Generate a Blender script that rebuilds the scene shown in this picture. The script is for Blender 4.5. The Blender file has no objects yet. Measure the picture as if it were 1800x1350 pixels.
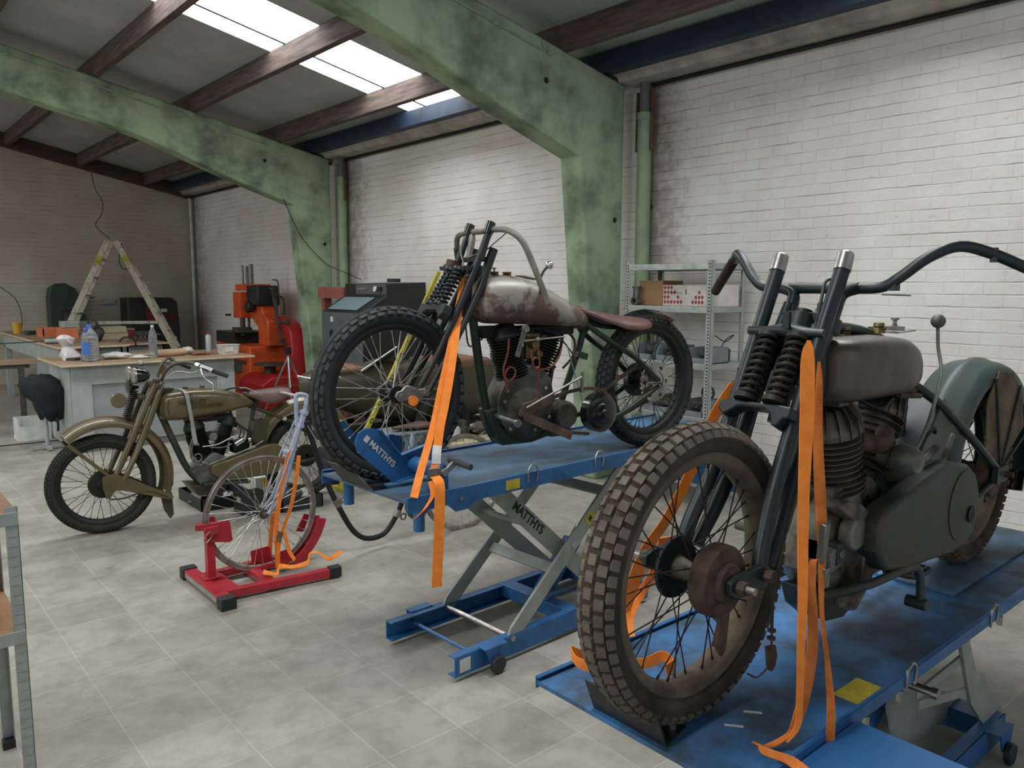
import bpy, bmesh, math, random
from mathutils import Vector, Matrix
PI = math.pi
SC = bpy.context.scene
COL = SC.collection
random.seed(7)

# ---------------------------------------------------------------- camera
YAW, PITCH, ROLL, FPX = map(float, (math.radians(40.69), math.radians(6.944), math.radians(.205), 1388.8))
_fh = Vector((math.sin(YAW), math.cos(YAW), 0)); _f = _fh*math.cos(PITCH) + Vector((0, 0, -math.sin(PITCH)))
_r0 = Vector((math.cos(YAW), -math.sin(YAW), 0)); _u0 = _r0.cross(_f)
_r = _r0*math.cos(ROLL) + _u0*math.sin(ROLL); _u = _r.cross(_f)
cd = bpy.data.cameras.new('camera'); cam = bpy.data.objects.new('camera', cd); COL.objects.link(cam)
cam.matrix_world = Matrix(((_r.x, _u.x, -_f.x, 0), (_r.y, _u.y, -_f.y, 0), (_r.z, _u.z, -_f.z, 1.70), (0, 0, 0, 1)))
cd.sensor_width = 36; cd.lens = FPX*36/1800; cd.clip_start = .05; cd.clip_end = 100
SC.camera = cam
# ---------------------------------------------------------------- world (overcast daylight through the open side of the hall)
wd = bpy.data.worlds.new('sky'); SC.world = wd; wd.use_nodes = True
bg = wd.node_tree.nodes['Background']; bg.inputs[0].default_value = (.80, .88, 1.0, 1); bg.inputs[1].default_value = .55
SKY_EMIT = 9.0
vs = SC.view_settings
vs.view_transform = 'Standard'; vs.look = 'None'; vs.gamma = 1; vs.use_curve_mapping = False; vs.exposure = 0.0
SC.cycles.use_denoising = True
SC.cycles.max_bounces = 7; SC.cycles.diffuse_bounces = 5; SC.cycles.glossy_bounces = 3; SC.cycles.transmission_bounces = 6
SC.cycles.caustics_reflective = False; SC.cycles.caustics_refractive = False
SC.cycles.sample_clamp_indirect = 4

# ---------------------------------------------------------------- materials
def hexc(h):
    v = [int(h[i:i+2], 16)/255 for i in (1, 3, 5)]
    return tuple(x/12.92 if x <= .04045 else ((x+.055)/1.055)**2.4 for x in v) + (1,)
MATS = {}
def mat(name, col, rough=.6, metal=0., col2=None, scale=6., lo=.35, hi=.65, bump=0., bscale=None, coat=0., detail=8, stretch=None, spec=None):
    """procedural: col, worn through to col2 where a noise says so, with a little roughness variation and bump"""
    if name in MATS: return MATS[name]
    m = bpy.data.materials.new(name); MATS[name] = m; m.use_nodes = True
    nt = m.node_tree; N = nt.nodes; K = nt.links; b = N['Principled BSDF']
    tc = N.new('ShaderNodeTexCoord'); mp = N.new('ShaderNodeMapping'); K.new(tc.outputs['Object'], mp.inputs[0])
    if stretch: mp.inputs['Scale'].default_value = stretch
    no = N.new('ShaderNodeTexNoise'); no.inputs['Scale'].default_value = scale; no.inputs['Detail'].default_value = detail
    no.inputs['Roughness'].default_value = .62
    K.new(mp.outputs[0], no.inputs['Vector'])
    c1 = hexc(col); c2 = hexc(col2) if col2 else tuple(x*.72 for x in c1[:3])+(1,)
    rp = N.new('ShaderNodeValToRGB'); rp.color_ramp.elements[0].position = lo; rp.color_ramp.elements[1].position = hi
    rp.color_ramp.elements[0].color = c2; rp.color_ramp.elements[1].color = c1
    K.new(no.outputs[0], rp.inputs[0]); K.new(rp.outputs[0], b.inputs['Base Color'])
    mr = N.new('ShaderNodeMapRange'); mr.inputs[1].default_value = .3; mr.inputs[2].default_value = .7
    mr.inputs[3].default_value = min(1, rough+.12); mr.inputs[4].default_value = max(.03, rough-.06)
    K.new(no.outputs[0], mr.inputs[0]); K.new(mr.outputs[0], b.inputs['Roughness'])
    b.inputs['Metallic'].default_value = metal
    if spec is not None: b.inputs['Specular IOR Level'].default_value = spec
    if coat: b.inputs['Coat Weight'].default_value = coat
    if bump:
        n2 = N.new('ShaderNodeTexNoise'); n2.inputs['Scale'].default_value = bscale or scale*5; n2.inputs['Detail'].default_value = 4
        K.new(mp.outputs[0], n2.inputs['Vector'])
        bp = N.new('ShaderNodeBump'); bp.inputs['Strength'].default_value = .6; bp.inputs['Distance'].default_value = bump
        K.new(n2.outputs[0], bp.inputs['Height']); K.new(bp.outputs[0], b.inputs['Normal'])
    return m
def glass_mat(name, col='#e8f2f6', rough=.05, trans=1., ior=1.2):
    if name in MATS: return MATS[name]
    m = bpy.data.materials.new(name); MATS[name] = m; m.use_nodes = True
    b = m.node_tree.nodes['Principled BSDF']; b.inputs['Base Color'].default_value = hexc(col)
    b.inputs['Roughness'].default_value = rough; b.inputs['Transmission Weight'].default_value = trans; b.inputs['IOR'].default_value = ior
    return m
def emit_mat(name, col, s):
    m = bpy.data.materials.new(name); MATS[name] = m; m.use_nodes = True; nt = m.node_tree
    nt.nodes.clear(); e = nt.nodes.new('ShaderNodeEmission'); o = nt.nodes.new('ShaderNodeOutputMaterial')
    e.inputs[0].default_value = col; e.inputs[1].default_value = s; nt.links.new(e.outputs[0], o.inputs[0]); return m

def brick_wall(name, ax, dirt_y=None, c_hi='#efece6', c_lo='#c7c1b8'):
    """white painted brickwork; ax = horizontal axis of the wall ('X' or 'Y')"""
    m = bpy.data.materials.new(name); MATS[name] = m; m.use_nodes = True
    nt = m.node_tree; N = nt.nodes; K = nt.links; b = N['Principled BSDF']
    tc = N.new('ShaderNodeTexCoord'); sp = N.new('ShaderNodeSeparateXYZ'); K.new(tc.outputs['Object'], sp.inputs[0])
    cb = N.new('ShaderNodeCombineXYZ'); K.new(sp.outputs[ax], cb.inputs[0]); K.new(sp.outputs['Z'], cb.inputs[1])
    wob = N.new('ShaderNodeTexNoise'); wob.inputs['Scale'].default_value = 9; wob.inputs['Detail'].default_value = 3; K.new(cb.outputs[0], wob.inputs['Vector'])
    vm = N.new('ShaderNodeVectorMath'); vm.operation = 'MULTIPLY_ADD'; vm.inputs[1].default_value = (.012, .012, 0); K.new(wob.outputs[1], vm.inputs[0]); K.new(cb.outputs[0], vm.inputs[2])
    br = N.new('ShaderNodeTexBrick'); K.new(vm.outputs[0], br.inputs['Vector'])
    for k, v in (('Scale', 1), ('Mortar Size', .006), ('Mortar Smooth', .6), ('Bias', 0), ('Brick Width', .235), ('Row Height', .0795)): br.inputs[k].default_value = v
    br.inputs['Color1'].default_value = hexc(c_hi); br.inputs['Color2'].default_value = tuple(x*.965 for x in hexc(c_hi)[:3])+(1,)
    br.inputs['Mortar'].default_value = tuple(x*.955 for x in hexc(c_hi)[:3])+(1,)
    # broad grime
    n1 = N.new('ShaderNodeTexNoise'); n1.inputs['Scale'].default_value = .9; n1.inputs['Detail'].default_value = 10; n1.inputs['Roughness'].default_value = .65; K.new(cb.outputs[0], n1.inputs['Vector'])
    r1 = N.new('ShaderNodeValToRGB'); r1.color_ramp.elements[0].position = .38; r1.color_ramp.elements[1].position = .62; r1.color_ramp.elements[0].color = (.84, .81, .77, 1); r1.color_ramp.elements[1].color = (1, 1, 1, 1); K.new(n1.outputs[0], r1.inputs[0])
    mx = N.new('ShaderNodeMix'); mx.data_type = 'RGBA'; mx.blend_type = 'MULTIPLY'; mx.inputs[0].default_value = 1; K.new(br.outputs[0], mx.inputs[6]); K.new(r1.outputs[0], mx.inputs[7])
    out = mx.outputs[2]
    n3 = N.new('ShaderNodeTexNoise'); n3.inputs['Scale'].default_value = 7; n3.inputs['Detail'].default_value = 12; n3.inputs['Roughness'].default_value = .75; K.new(cb.outputs[0], n3.inputs['Vector'])
    for (pos, wid) in (dirt_y or []):
        # sooty stain running down the brick beside each column, with peeled spots
        a = N.new('ShaderNodeMath'); a.operation = 'SUBTRACT'; K.new(sp.outputs[ax], a.inputs[0]); a.inputs[1].default_value = pos
        mr = N.new('ShaderNodeMapRange'); mr.inputs[1].default_value = -wid; mr.inputs[2].default_value = 0; mr.inputs[3].default_value = 0; mr.inputs[4].default_value = 1; K.new(a.outputs[0], mr.inputs[0])
        s = N.new('ShaderNodeMath'); s.operation = 'MULTIPLY_ADD'; s.inputs[1].default_value = .55; K.new(mr.outputs[0], s.inputs[0]); K.new(n3.outputs[0], s.inputs[2])
        rr = N.new('ShaderNodeValToRGB'); rr.color_ramp.elements[0].position = .62; rr.color_ramp.elements[1].position = 1.0; rr.color_ramp.elements[0].color = (1, 1, 1, 1); rr.color_ramp.elements[1].color = (.38, .36, .33, 1)
        K.new(s.outputs[0], rr.inputs[0])
        gt = N.new('ShaderNodeMath'); gt.operation = 'LESS_THAN'; gt.inputs[1].default_value = .05; K.new(a.outputs[0], gt.inputs[0])
        m2 = N.new('ShaderNodeMix'); m2.data_type = 'RGBA'; m2.blend_type = 'MULTIPLY'; K.new(gt.outputs[0], m2.inputs[0]); K.new(out, m2.inputs[6]); K.new(rr.outputs[0], m2.inputs[7]); out = m2.outputs[2]
        # red brick showing where the paint has flaked
        n4 = N.new('ShaderNodeTexNoise'); n4.inputs['Scale'].default_value = 11; n4.inputs['Detail'].default_value = 6; K.new(cb.outputs[0], n4.inputs['Vector'])
        s4 = N.new('ShaderNodeMath'); s4.operation = 'MULTIPLY_ADD'; s4.inputs[1].default_value = .13; K.new(mr.outputs[0], s4.inputs[0]); K.new(n4.outputs[0], s4.inputs[2])
        g4 = N.new('ShaderNodeMath'); g4.operation = 'GREATER_THAN'; g4.inputs[1].default_value = .80; K.new(s4.outputs[0], g4.inputs[0])
        g5 = N.new('ShaderNodeMath'); g5.operation = 'MULTIPLY'; K.new(g4.outputs[0], g5.inputs[0]); K.new(gt.outputs[0], g5.inputs[1])
        m3 = N.new('ShaderNodeMix'); m3.data_type = 'RGBA'; K.new(g5.outputs[0], m3.inputs[0]); K.new(out, m3.inputs[6]); m3.inputs[7].default_value = hexc('#6a4438'); out = m3.outputs[2]
    # open bed joints: broken dark lines along the courses
    dv = N.new('ShaderNodeMath'); dv.operation = 'MULTIPLY'; dv.inputs[1].default_value = 1/.0795; sp2 = N.new('ShaderNodeSeparateXYZ'); K.new(vm.outputs[0], sp2.inputs[0]); K.new(sp2.outputs['Y'], dv.inputs[0])
    fr = N.new('ShaderNodeMath'); fr.operation = 'FRACT'; K.new(dv.outputs[0], fr.inputs[0])
    nj = N.new('ShaderNodeTexNoise'); nj.inputs['Scale'].default_value = 1; nj.inputs['Detail'].default_value = 5; mj = N.new('ShaderNodeMapping'); mj.inputs['Scale'].default_value = (2.6, 9, 1); K.new(cb.outputs[0], mj.inputs[0]); K.new(mj.outputs[0], nj.inputs['Vector'])
    wj = N.new('ShaderNodeMapRange'); wj.inputs[1].default_value = .44; wj.inputs[2].default_value = .66; wj.inputs[3].default_value = .0; wj.inputs[4].default_value = .11; K.new(nj.outputs[0], wj.inputs[0])
    lj = N.new('ShaderNodeMath'); lj.operation = 'LESS_THAN'; K.new(fr.outputs[0], lj.inputs[0]); K.new(wj.outputs[0], lj.inputs[1])
    m7 = N.new('ShaderNodeMix'); m7.data_type = 'RGBA'; m7.blend_type = 'MULTIPLY'; K.new(lj.outputs[0], m7.inputs[0]); K.new(out, m7.inputs[6]); m7.inputs[7].default_value = (.62, .61, .60, 1); out = m7.outputs[2]
    K.new(out, b.inputs['Base Color']); b.inputs['Roughness'].default_value = .55
    ad = N.new('ShaderNodeMath'); ad.operation = 'MULTIPLY_ADD'; ad.inputs[1].default_value = -.38; K.new(br.outputs['Fac'], ad.inputs[0])
    n5 = N.new('ShaderNodeTexNoise'); n5.inputs['Scale'].default_value = 30; n5.inputs['Detail'].default_value = 5; K.new(cb.outputs[0], n5.inputs['Vector'])
    m5 = N.new('ShaderNodeMath'); m5.operation = 'MULTIPLY'; m5.inputs[1].default_value = .5; K.new(n5.outputs[0], m5.inputs[0]); K.new(m5.outputs[0], ad.inputs[2])
    bp = N.new('ShaderNodeBump'); bp.inputs['Strength'].default_value = .85; bp.inputs['Distance'].default_value = .006; K.new(ad.outputs[0], bp.inputs['Height']); K.new(bp.outputs[0], b.inputs['Normal'])
    return m
def floor_mat():
    m = bpy.data.materials.new('cement_tiles'); MATS['cement_tiles'] = m; m.use_nodes = True
    nt = m.node_tree; N = nt.nodes; K = nt.links; b = N['Principled BSDF']
    tc = N.new('ShaderNodeTexCoord'); mp = N.new('ShaderNodeMapping'); mp.inputs['Location'].default_value = (-.74, -3.0, 0); K.new(tc.outputs['Object'], mp.inputs[0])
    wb = N.new('ShaderNodeTexNoise'); wb.inputs['Scale'].default_value = 20; K.new(mp.outputs[0], wb.inputs['Vector'])
    vm = N.new('ShaderNodeVectorMath'); vm.operation = 'MULTIPLY_ADD'; vm.inputs[1].default_value = (.006, .006, 0); K.new(wb.outputs[1], vm.inputs[0]); K.new(mp.outputs[0], vm.inputs[2])
    br = N.new('ShaderNodeTexBrick'); br.offset = 0; K.new(vm.outputs[0], br.inputs['Vector'])
    for k, v in (('Scale', 1), ('Mortar Size', .004), ('Mortar Smooth', 1.), ('Bias', 0), ('Brick Width', .333), ('Row Height', .333)): br.inputs[k].default_value = v
    br.inputs['Color1'].default_value = hexc('#aaa69a'); br.inputs['Color2'].default_value = hexc('#9e9a8f'); br.inputs['Mortar'].default_value = hexc('#beb9ab')
    def stain(scale, lo, hi, dark, prev, dist=0.):
        n = N.new('ShaderNodeTexNoise'); n.inputs['Scale'].default_value = scale; n.inputs['Detail'].default_value = 10; n.inputs['Roughness'].default_value = .68; n.inputs['Distortion'].default_value = dist
        K.new(mp.outputs[0], n.inputs['Vector'])
        r = N.new('ShaderNodeValToRGB'); r.color_ramp.elements[0].position = lo; r.color_ramp.elements[1].position = hi
        r.color_ramp.elements[0].color = dark; r.color_ramp.elements[1].color = (1, 1, 1, 1); K.new(n.outputs[0], r.inputs[0])
        x = N.new('ShaderNodeMix'); x.data_type = 'RGBA'; x.blend_type = 'MULTIPLY'; x.inputs[0].default_value = 1; K.new(prev, x.inputs[6]); K.new(r.outputs[0], x.inputs[7]); return x.outputs[2], n
    o, n1 = stain(1.6, .34, .60, (.72, .72, .69, 1), br.outputs[0], .4)
    o, n2 = stain(6.5, .34, .56, (.76, .75, .72, 1), o)
    o, n3 = stain(3.1, .28, .38, (.52, .51, .48, 1), o)
    K.new(o, b.inputs['Base Color'])
    mr = N.new('ShaderNodeMapRange'); mr.inputs[1].default_value = .3; mr.inputs[2].default_value = .7; mr.inputs[3].default_value = .42; mr.inputs[4].default_value = .68; K.new(n1.outputs[0], mr.inputs[0]); K.new(mr.outputs[0], b.inputs['Roughness'])
    ad = N.new('ShaderNodeMath'); ad.operation = 'MULTIPLY_ADD'; ad.inputs[1].default_value = -.6; K.new(br.outputs['Fac'], ad.inputs[0]); K.new(n2.outputs[0], ad.inputs[2])
    bp = N.new('ShaderNodeBump'); bp.inputs['Strength'].default_value = .5; bp.inputs['Distance'].default_value = .002; K.new(ad.outputs[0], bp.inputs['Height']); K.new(bp.outputs[0], b.inputs['Normal'])
    return m

# ---------------------------------------------------------------- mesh helpers
def V(*a): return Vector(a if len(a) == 3 else a[0])
def frame(d):
    d = d.normalized(); a = Vector((0, 0, 1)) if abs(d.z) < .95 else Vector((1, 0, 0))
    x = a.cross(d).normalized(); return x, d.cross(x).normalized()
def cr(P, n=6, closed=False):
    P = [V(p) for p in P]; L = len(P); out = []
    for i in range(L if closed else L-1):
        g = (lambda k: P[k % L]) if closed else (lambda k: P[max(0, min(L-1, k))])
        a, b, c, d = g(i-1), g(i), g(i+1), g(i+2)
        for j in range(n):
            t = j/n; out.append(.5*((2*b)+(c-a)*t+(2*a-5*b+4*c-d)*t*t+(3*b-a-3*c+d)*t**3))
    if not closed: out.append(P[-1])
    return out
class MB:
    def __init__(s): s.bm = bmesh.new()
    def ring(s, pts): return [s.bm.verts.new(p) for p in pts]
    def skin(s, rings, closed_u=True, closed_v=False, cap=True):
        n = len(rings[0]); R = len(rings)
        for i in range(R if closed_v else R-1):
            a, b = rings[i], rings[(i+1) % R]
            for j in range(n if closed_u else n-1):
                k = (j+1) % n
                try: s.bm.faces.new((a[j], a[k], b[k], b[j]))
                except ValueError: pass
        if cap and not closed_v and closed_u:
            for r in (rings[0], rings[-1]):
                try: s.bm.faces.new(r)
                except ValueError: pass
        return s
    def box(s, c, sz, rz=0., ry=0., rx=0.):
        M = Matrix.Translation(V(c)) @ Matrix.Rotation(rz, 4, 'Z') @ Matrix.Rotation(ry, 4, 'Y') @ Matrix.Rotation(rx, 4, 'X') @ Matrix.Diagonal((sz[0], sz[1], sz[2], 1))
        bmesh.ops.create_cube(s.bm, size=1, matrix=M); return s
    def bb(s, x0, x1, y0, y1, z0, z1): return s.box(((x0+x1)/2, (y0+y1)/2, (z0+z1)/2), (x1-x0, y1-y0, z1-z0))
    def bar(s, p, q, w, h, up=(0, 0, 1)):
        p, q = V(p), V(q); d = (q-p).normalized(); x = V(up).cross(d)
        if x.length < 1e-4: x = Vector((1, 0, 0)).cross(d)
        x.normalize(); y = d.cross(x).normalized()
        s.skin([s.ring([c+x*w/2*a+y*h/2*b for a, b in ((-1, -1), (1, -1), (1, 1), (-1, 1))]) for c in (p, q)]); return s
    def tube(s, pts, r, n=10, closed=False, smooth=0):
        P = cr(pts, smooth, closed) if smooth else [V(p) for p in pts]; L = len(P); rings = []
        x = None
        for i, p in enumerate(P):
            if closed: d = P[(i+1) % L]-P[i-1]
            else: d = P[min(L-1, i+1)]-P[max(0, i-1)]
            d.normalize()
            if x is None: x, y = frame(d)
            else:
                x = x-d*x.dot(d)
                if x.length < 1e-5: x, y = frame(d)
                x.normalize(); y = d.cross(x)
            if isinstance(r, (list, tuple)):
                f = i/(L-1)*(len(r)-1); k = min(int(f), len(r)-2); rr = r[k]+(r[k+1]-r[k])*(f-k)
            else: rr = r
            rings.append(s.ring([p+x*math.cos(a)*rr+y*math.sin(a)*rr for a in [2*PI*j/n for j in range(n)]]))
        return s.skin(rings, closed_v=closed)
    def cyl(s, p, q, r, r2=None, n=16): return s.tube([p, q], [r, r if r2 is None else r2], n)
    def pipe(s, p, q, r, ri, n=20):
        d = (V(q)-V(p)).length
        return s.lathe([(ri, 0), (r, 0), (r, d), (ri, d)], p, V(q)-V(p), n, closed=True)
    def lathe(s, prof, o=(0, 0, 0), ax=(0, 1, 0), n=24, closed=False):
        o = V(o); ax = V(ax).normalized(); x, y = frame(ax)
        rings = [s.ring([o+ax*t+x*math.cos(2*PI*j/n)*r+y*math.sin(2*PI*j/n)*r for j in range(n)]) for r, t in prof]
        return s.skin(rings, closed_v=closed)
    def torus(s, o, ax, R, r, n=40, m=8): return s.lathe([(R+r*math.cos(2*PI*k/m), r*math.sin(2*PI*k/m)) for k in range(m)], o, ax, n, closed=True)
    def ball(s, c, r, n=16, m=10):
        r = (r, r, r) if not isinstance(r, (tuple, list)) else r; c = V(c)
        return s.skin([s.ring([c+Vector((r[0]*math.sin(t)*math.cos(a), r[1]*math.sin(t)*math.sin(a), r[2]*math.cos(t))) for a in [2*PI*j/n for j in range(n)]]) for t in [max(.02, min(PI-.02, PI*k/m)) for k in range(m+1)]])
    def prism(s, poly, y0, y1, plane='xz'):
        f = {'xz': lambda a, b, t: (a, t, b), 'xy': lambda a, b, t: (a, b, t), 'yz': lambda a, b, t: (t, a, b)}[plane]
        return s.skin([s.ring([f(a, b, t) for a, b in poly]) for t in (y0, y1)])
    def ribbon(s, pts, wv, t=.0025, smooth=5):
        """strap: wv = one full-width vector or one for each point"""
        if not isinstance(wv[0], (tuple, list, Vector)): wv = [wv]*len(pts)
        P = cr(pts, smooth); W = cr(wv, smooth)
        rings = []
        for i, p in enumerate(P):
            d = (P[min(len(P)-1, i+1)]-P[max(0, i-1)]).normalized(); w = W[i]; w = w-d*w.dot(d)*.8; nn = d.cross(w).normalized()*t/2
            rings.append(s.ring([p-w/2-nn, p+w/2-nn, p+w/2+nn, p-w/2+nn]))
        return s.skin(rings)
    def loft(s, secs, n=28, axis='x'):
        """secs: (x, zc, hw, hh, exponent[, yc])"""
        R = []
        for q in secs:
            x, zc, hw, hh, e = q[:5]; yc = q[5] if len(q) > 5 else 0; pts = []
            for j in range(n):
                a = 2*PI*j/n; c, d = math.cos(a), math.sin(a)
                yy = yc+hw*math.copysign(abs(c)**(2/e), c); zz = zc+hh*math.copysign(abs(d)**(2/e), d)
                pts.append((x, yy, zz) if axis == 'x' else ((yy, x, zz) if axis == 'y' else (yy, zz, x)))
            R.append(s.ring(pts))
        return s.skin(R)
    def helix(s, p, q, R, r, turns, n=6, per=12):
        p, q = V(p), V(q); d = q-p; x, y = frame(d); N = int(turns*per)
        return s.tube([p+d*(i/N)+x*R*math.cos(2*PI*i/per)+y*R*math.sin(2*PI*i/per) for i in range(N+1)], r, n)
    def build(s, name, m, parent=None, smooth=40, bevel=0., loc=None, rot=None):
        bmesh.ops.recalc_face_normals(s.bm, faces=s.bm.faces[:])
        me = bpy.data.meshes.new(name); s.bm.to_mesh(me); s.bm.free()
        me.materials.append(MATS[m] if isinstance(m, str) else m)
        if smooth: me.shade_smooth(); me.set_sharp_from_angle(angle=math.radians(smooth))
        o = bpy.data.objects.new(name, me); COL.objects.link(o)
        if parent: o.parent = parent
        if loc: o.location = loc
        if rot: o.rotation_euler = rot
        if bevel:
            b = o.modifiers.new('bevel', 'BEVEL'); b.width = bevel; b.segments = 2; b.limit_method = 'ANGLE'; b.angle_limit = math.radians(50); b.harden_normals = False
        return o
def tag(o, label, cat, group=None, kind=None):
    o['label'] = label; o['category'] = cat
    if group: o['group'] = group
    if kind: o['kind'] = kind
    return o
def thing(name, label, cat, loc=(0, 0, 0), rz=0., group=None):
    o = bpy.data.objects.new(name, None); o.empty_display_size = .1; COL.objects.link(o); o.location = loc; o.rotation_euler = (0, 0, rz)
    return tag(o, label, cat, group)
def struct(o): o['kind'] = 'structure'; return o
def dup(root, loc, rz, label=None, group=None):
    r = root.copy(); COL.objects.link(r); r.location = loc; r.rotation_euler = (0, 0, rz)
    if label: r['label'] = label
    if group: r['group'] = group
    for ch in list(root.children):
        c = ch.copy(); COL.objects.link(c); c.parent = r
        for g in list(ch.children):
            d = g.copy(); COL.objects.link(d); d.parent = c
    return r
def copyrot(o, ang, axis='Y'):
    c = o.copy(); COL.objects.link(c); c.parent = o.parent; c.rotation_euler = Matrix.Rotation(ang, 3, axis).to_euler(); return c
def text(name, body, size, m, parent, loc, rot, ext=.0006, sx=1.):
    cu = bpy.data.curves.new(name, 'FONT'); cu.body = body; cu.size = size; cu.extrude = ext; cu.offset = size*.022; cu.align_x = 'CENTER'; cu.align_y = 'CENTER'
    t = bpy.data.objects.new(name, cu); COL.objects.link(t)
    dg = bpy.context.evaluated_depsgraph_get(); me = bpy.data.meshes.new_from_object(t.evaluated_get(dg)); COL.objects.unlink(t); bpy.data.objects.remove(t)
    me.materials.clear(); me.materials.append(MATS[m]); o = bpy.data.objects.new(name, me); COL.objects.link(o)
    o.parent = parent; o.location = loc; o.rotation_euler = rot; o.scale = (sx, 1, 1); return o

# ---------------------------------------------------------------- palette
mat('green_concrete', '#9fb394', .8, col2='#62735c', scale=1.7, lo=.36, hi=.56, bump=.004, bscale=14)
mat('green_pipe', '#9bb091', .6, col2='#7d9276', scale=3, bump=.001)
mat('old_timber', '#6b5a50', .85, col2='#453b38', scale=5, stretch=(6, .5, 6), bump=.003)
mat('dark_timber', '#54453b', .9, col2='#3a302c', scale=5, stretch=(.6, 6, 6), bump=.003)
mat('blue_steel', '#27384f', .6, col2='#1f2a3a', scale=4)
mat('gutter_concrete', '#b5aea4', .85, col2='#85807a', scale=3.5, lo=.3, hi=.6, bump=.004)
mat('roof_sheet', '#b4b8b8', .6, col2='#a1a6a6', scale=1.5)
mat('rust', '#7a5a42', .85, col2='#5b3a2c', scale=14, bump=.001)
mat('dark_hole', '#20241f', .9)
mat('grey_pvc', '#6d716c', .6)
mat('white_enamel', '#d5d5cf', .5)
mat('black_cable', '#1b1b1a', .6)
emit_mat('daylight_panel', (.93, .97, 1.0, 1), SKY_EMIT)
floor_mat()
brick_wall('painted_brick_side', 'Y', dirt_y=[(4.60, .55), (9.95, .8), (16.1, .9)])
brick_wall('dimmed_brick_back', 'X', c_hi='#bdb6a6')  # far bay's dimness put into a darker, slightly yellowish paint tone
# ================================================================ THE HALL
XW, YB = 5.54, 16.06
def zr(x): return 3.64+.2105*(5.36-abs(x+2)+2) if x >= -2 else zr(-4-x)      # underside of the roof sheets
def zr(x):
    x = x if x >= -2 else -4-x
    return 3.64+.2105*(5.36-x)
struct(MB().bb(-9.6, XW+.3, -3, YB+.3, -.12, 0).build('floor', 'cement_tiles', smooth=0))
struct(MB().prism([(-3, 0), (YB+.25, 0), (YB+.25, 3.75), (-3, 3.75)], XW, XW+.25, 'yz').build('wall_right', 'painted_brick_side', smooth=0))
struct(MB().prism([(-9.5, 0), (XW, 0), (XW, zr(XW)-.02), (-2, zr(-2)-.02), (-9.5, zr(-9.5)-.02)], YB, YB+.25).build('wall_back', 'dimmed_brick_back', smooth=0))
struct(MB().bb(-9.75, -9.5, -3, YB+.25, 0, 3.6).build('wall_left', 'painted_brick_side', smooth=0))
# roof: sheets between the translucent strips
cuts = [(-3.0, 1.45), (2.45, 6.76), (7.80, 12.0), (13.2, YB+.25)]
rb = MB()
def slab(mb, x0, x1, y0, y1, t=.06):
    mb.skin([mb.ring([(x0, y, zr(x0)), (x1, y, zr(x1)), (x1, y, zr(x1)+t), (x0, y, zr(x0)+t)]) for y in (y0, y1)])
for y0, y1 in cuts[:2]+[(7.8, YB+.25)]: slab(rb, -2, XW+.3, y0, y1)
for y0, y1 in cuts: slab(rb, -9.75, -2, y0, y1)
m = MATS['roof_sheet']; nt = m.node_tree; wv = nt.nodes.new('ShaderNodeTexWave'); wv.bands_direction = 'Y'; wv.inputs['Scale'].default_value = 5.2
tc = nt.nodes.new('ShaderNodeTexCoord'); nt.links.new(tc.outputs['Object'], wv.inputs['Vector'])
bp_ = nt.nodes.new('ShaderNodeBump'); bp_.inputs['Strength'].default_value = .35; bp_.inputs['Distance'].default_value = .006
nt.links.new(wv.outputs[1], bp_.inputs['Height']); nt.links.new(bp_.outputs[0], nt.nodes['Principled BSDF'].inputs['Normal'])
struct(rb.build('ceiling', 'roof_sheet', smooth=0))
k = 0
for (x0, x1, y0, y1) in ((-2, XW, 6.76, 7.80), (-2, XW, 1.45, 2.45), (-9.6, -2, 6.76, 7.8), (-9.6, -2, 1.45, 2.45), (-9.6, -2, 12.0, 13.2)):
    k += 1; w = MB(); slab(w, x0, x1, y0, y1, .02); w = struct(w.build('window_%d' % k, 'daylight_panel', smooth=0))
    if k == 1:
        q = MB(); q.bar((-2, 7.46, zr(-2)-.006), (XW-.2, 7.46, zr(XW-.2)-.006), .022, .010); q.build('panel_seam', 'dark_hole', w)
# purlins along the hall
n = 0
for px in (4.65, 3.55, 2.47, 1.40, .33, -.75):
    n += 1; z = zr(px)-.20
    struct(MB().bb(px-.04, px+.04, -3, YB, z, z+.205).build('trim_%d' % n, 'old_timber', smooth=0, bevel=.004))
n += 1
struct(MB().bb(5.10, 5.22, -3, YB, 3.505, 3.67).build('trim_%d' % n, 'blue_steel', smooth=0))
n += 1   # rafter on the gable
g = MB(); g.skin([g.ring([(-2, y, zr(-2)-.23), (5.42, y, zr(5.42)-.23), (5.42, y, zr(5.42)-.01), (-2, y, zr(-2)-.01)]) for y in (YB-.16, YB)])
struct(g.build('trim_%d' % n, 'dark_timber', smooth=0))
n += 1   # concrete gutter beam on the wall head
g = MB()
for y0, y1 in ((-3, 4.76), (5.0, 10.11), (10.35, YB-.16)):
    g.prism([(5.54, 3.45), (5.30, 3.452), (5.27, 3.49), (5.18, 3.515), (5.18, 3.66), (5.54, 3.60)], y0, y1)
struct(g.build('trim_%d' % n, 'gutter_concrete', smooth=30))
n += 1   # added thin dark tube that draws the shaded gap line under it
g = MB()
for y0, y1 in ((-3, 4.56), (5.0, 9.9), (10.35, YB)): g.tube([(5.50, y0, 3.43), (5.50, y1, 3.43)], .017, 8)
struct(g.build('trim_%d' % n, 'black_cable'))
# white-painted corner pipe of the back wall
struct(MB().tube([(5.47, 15.98, 0), (5.47, 15.98, 3.4)], .03, 10).build('trim_%d' % (n+1), 'white_enamel'))

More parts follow.
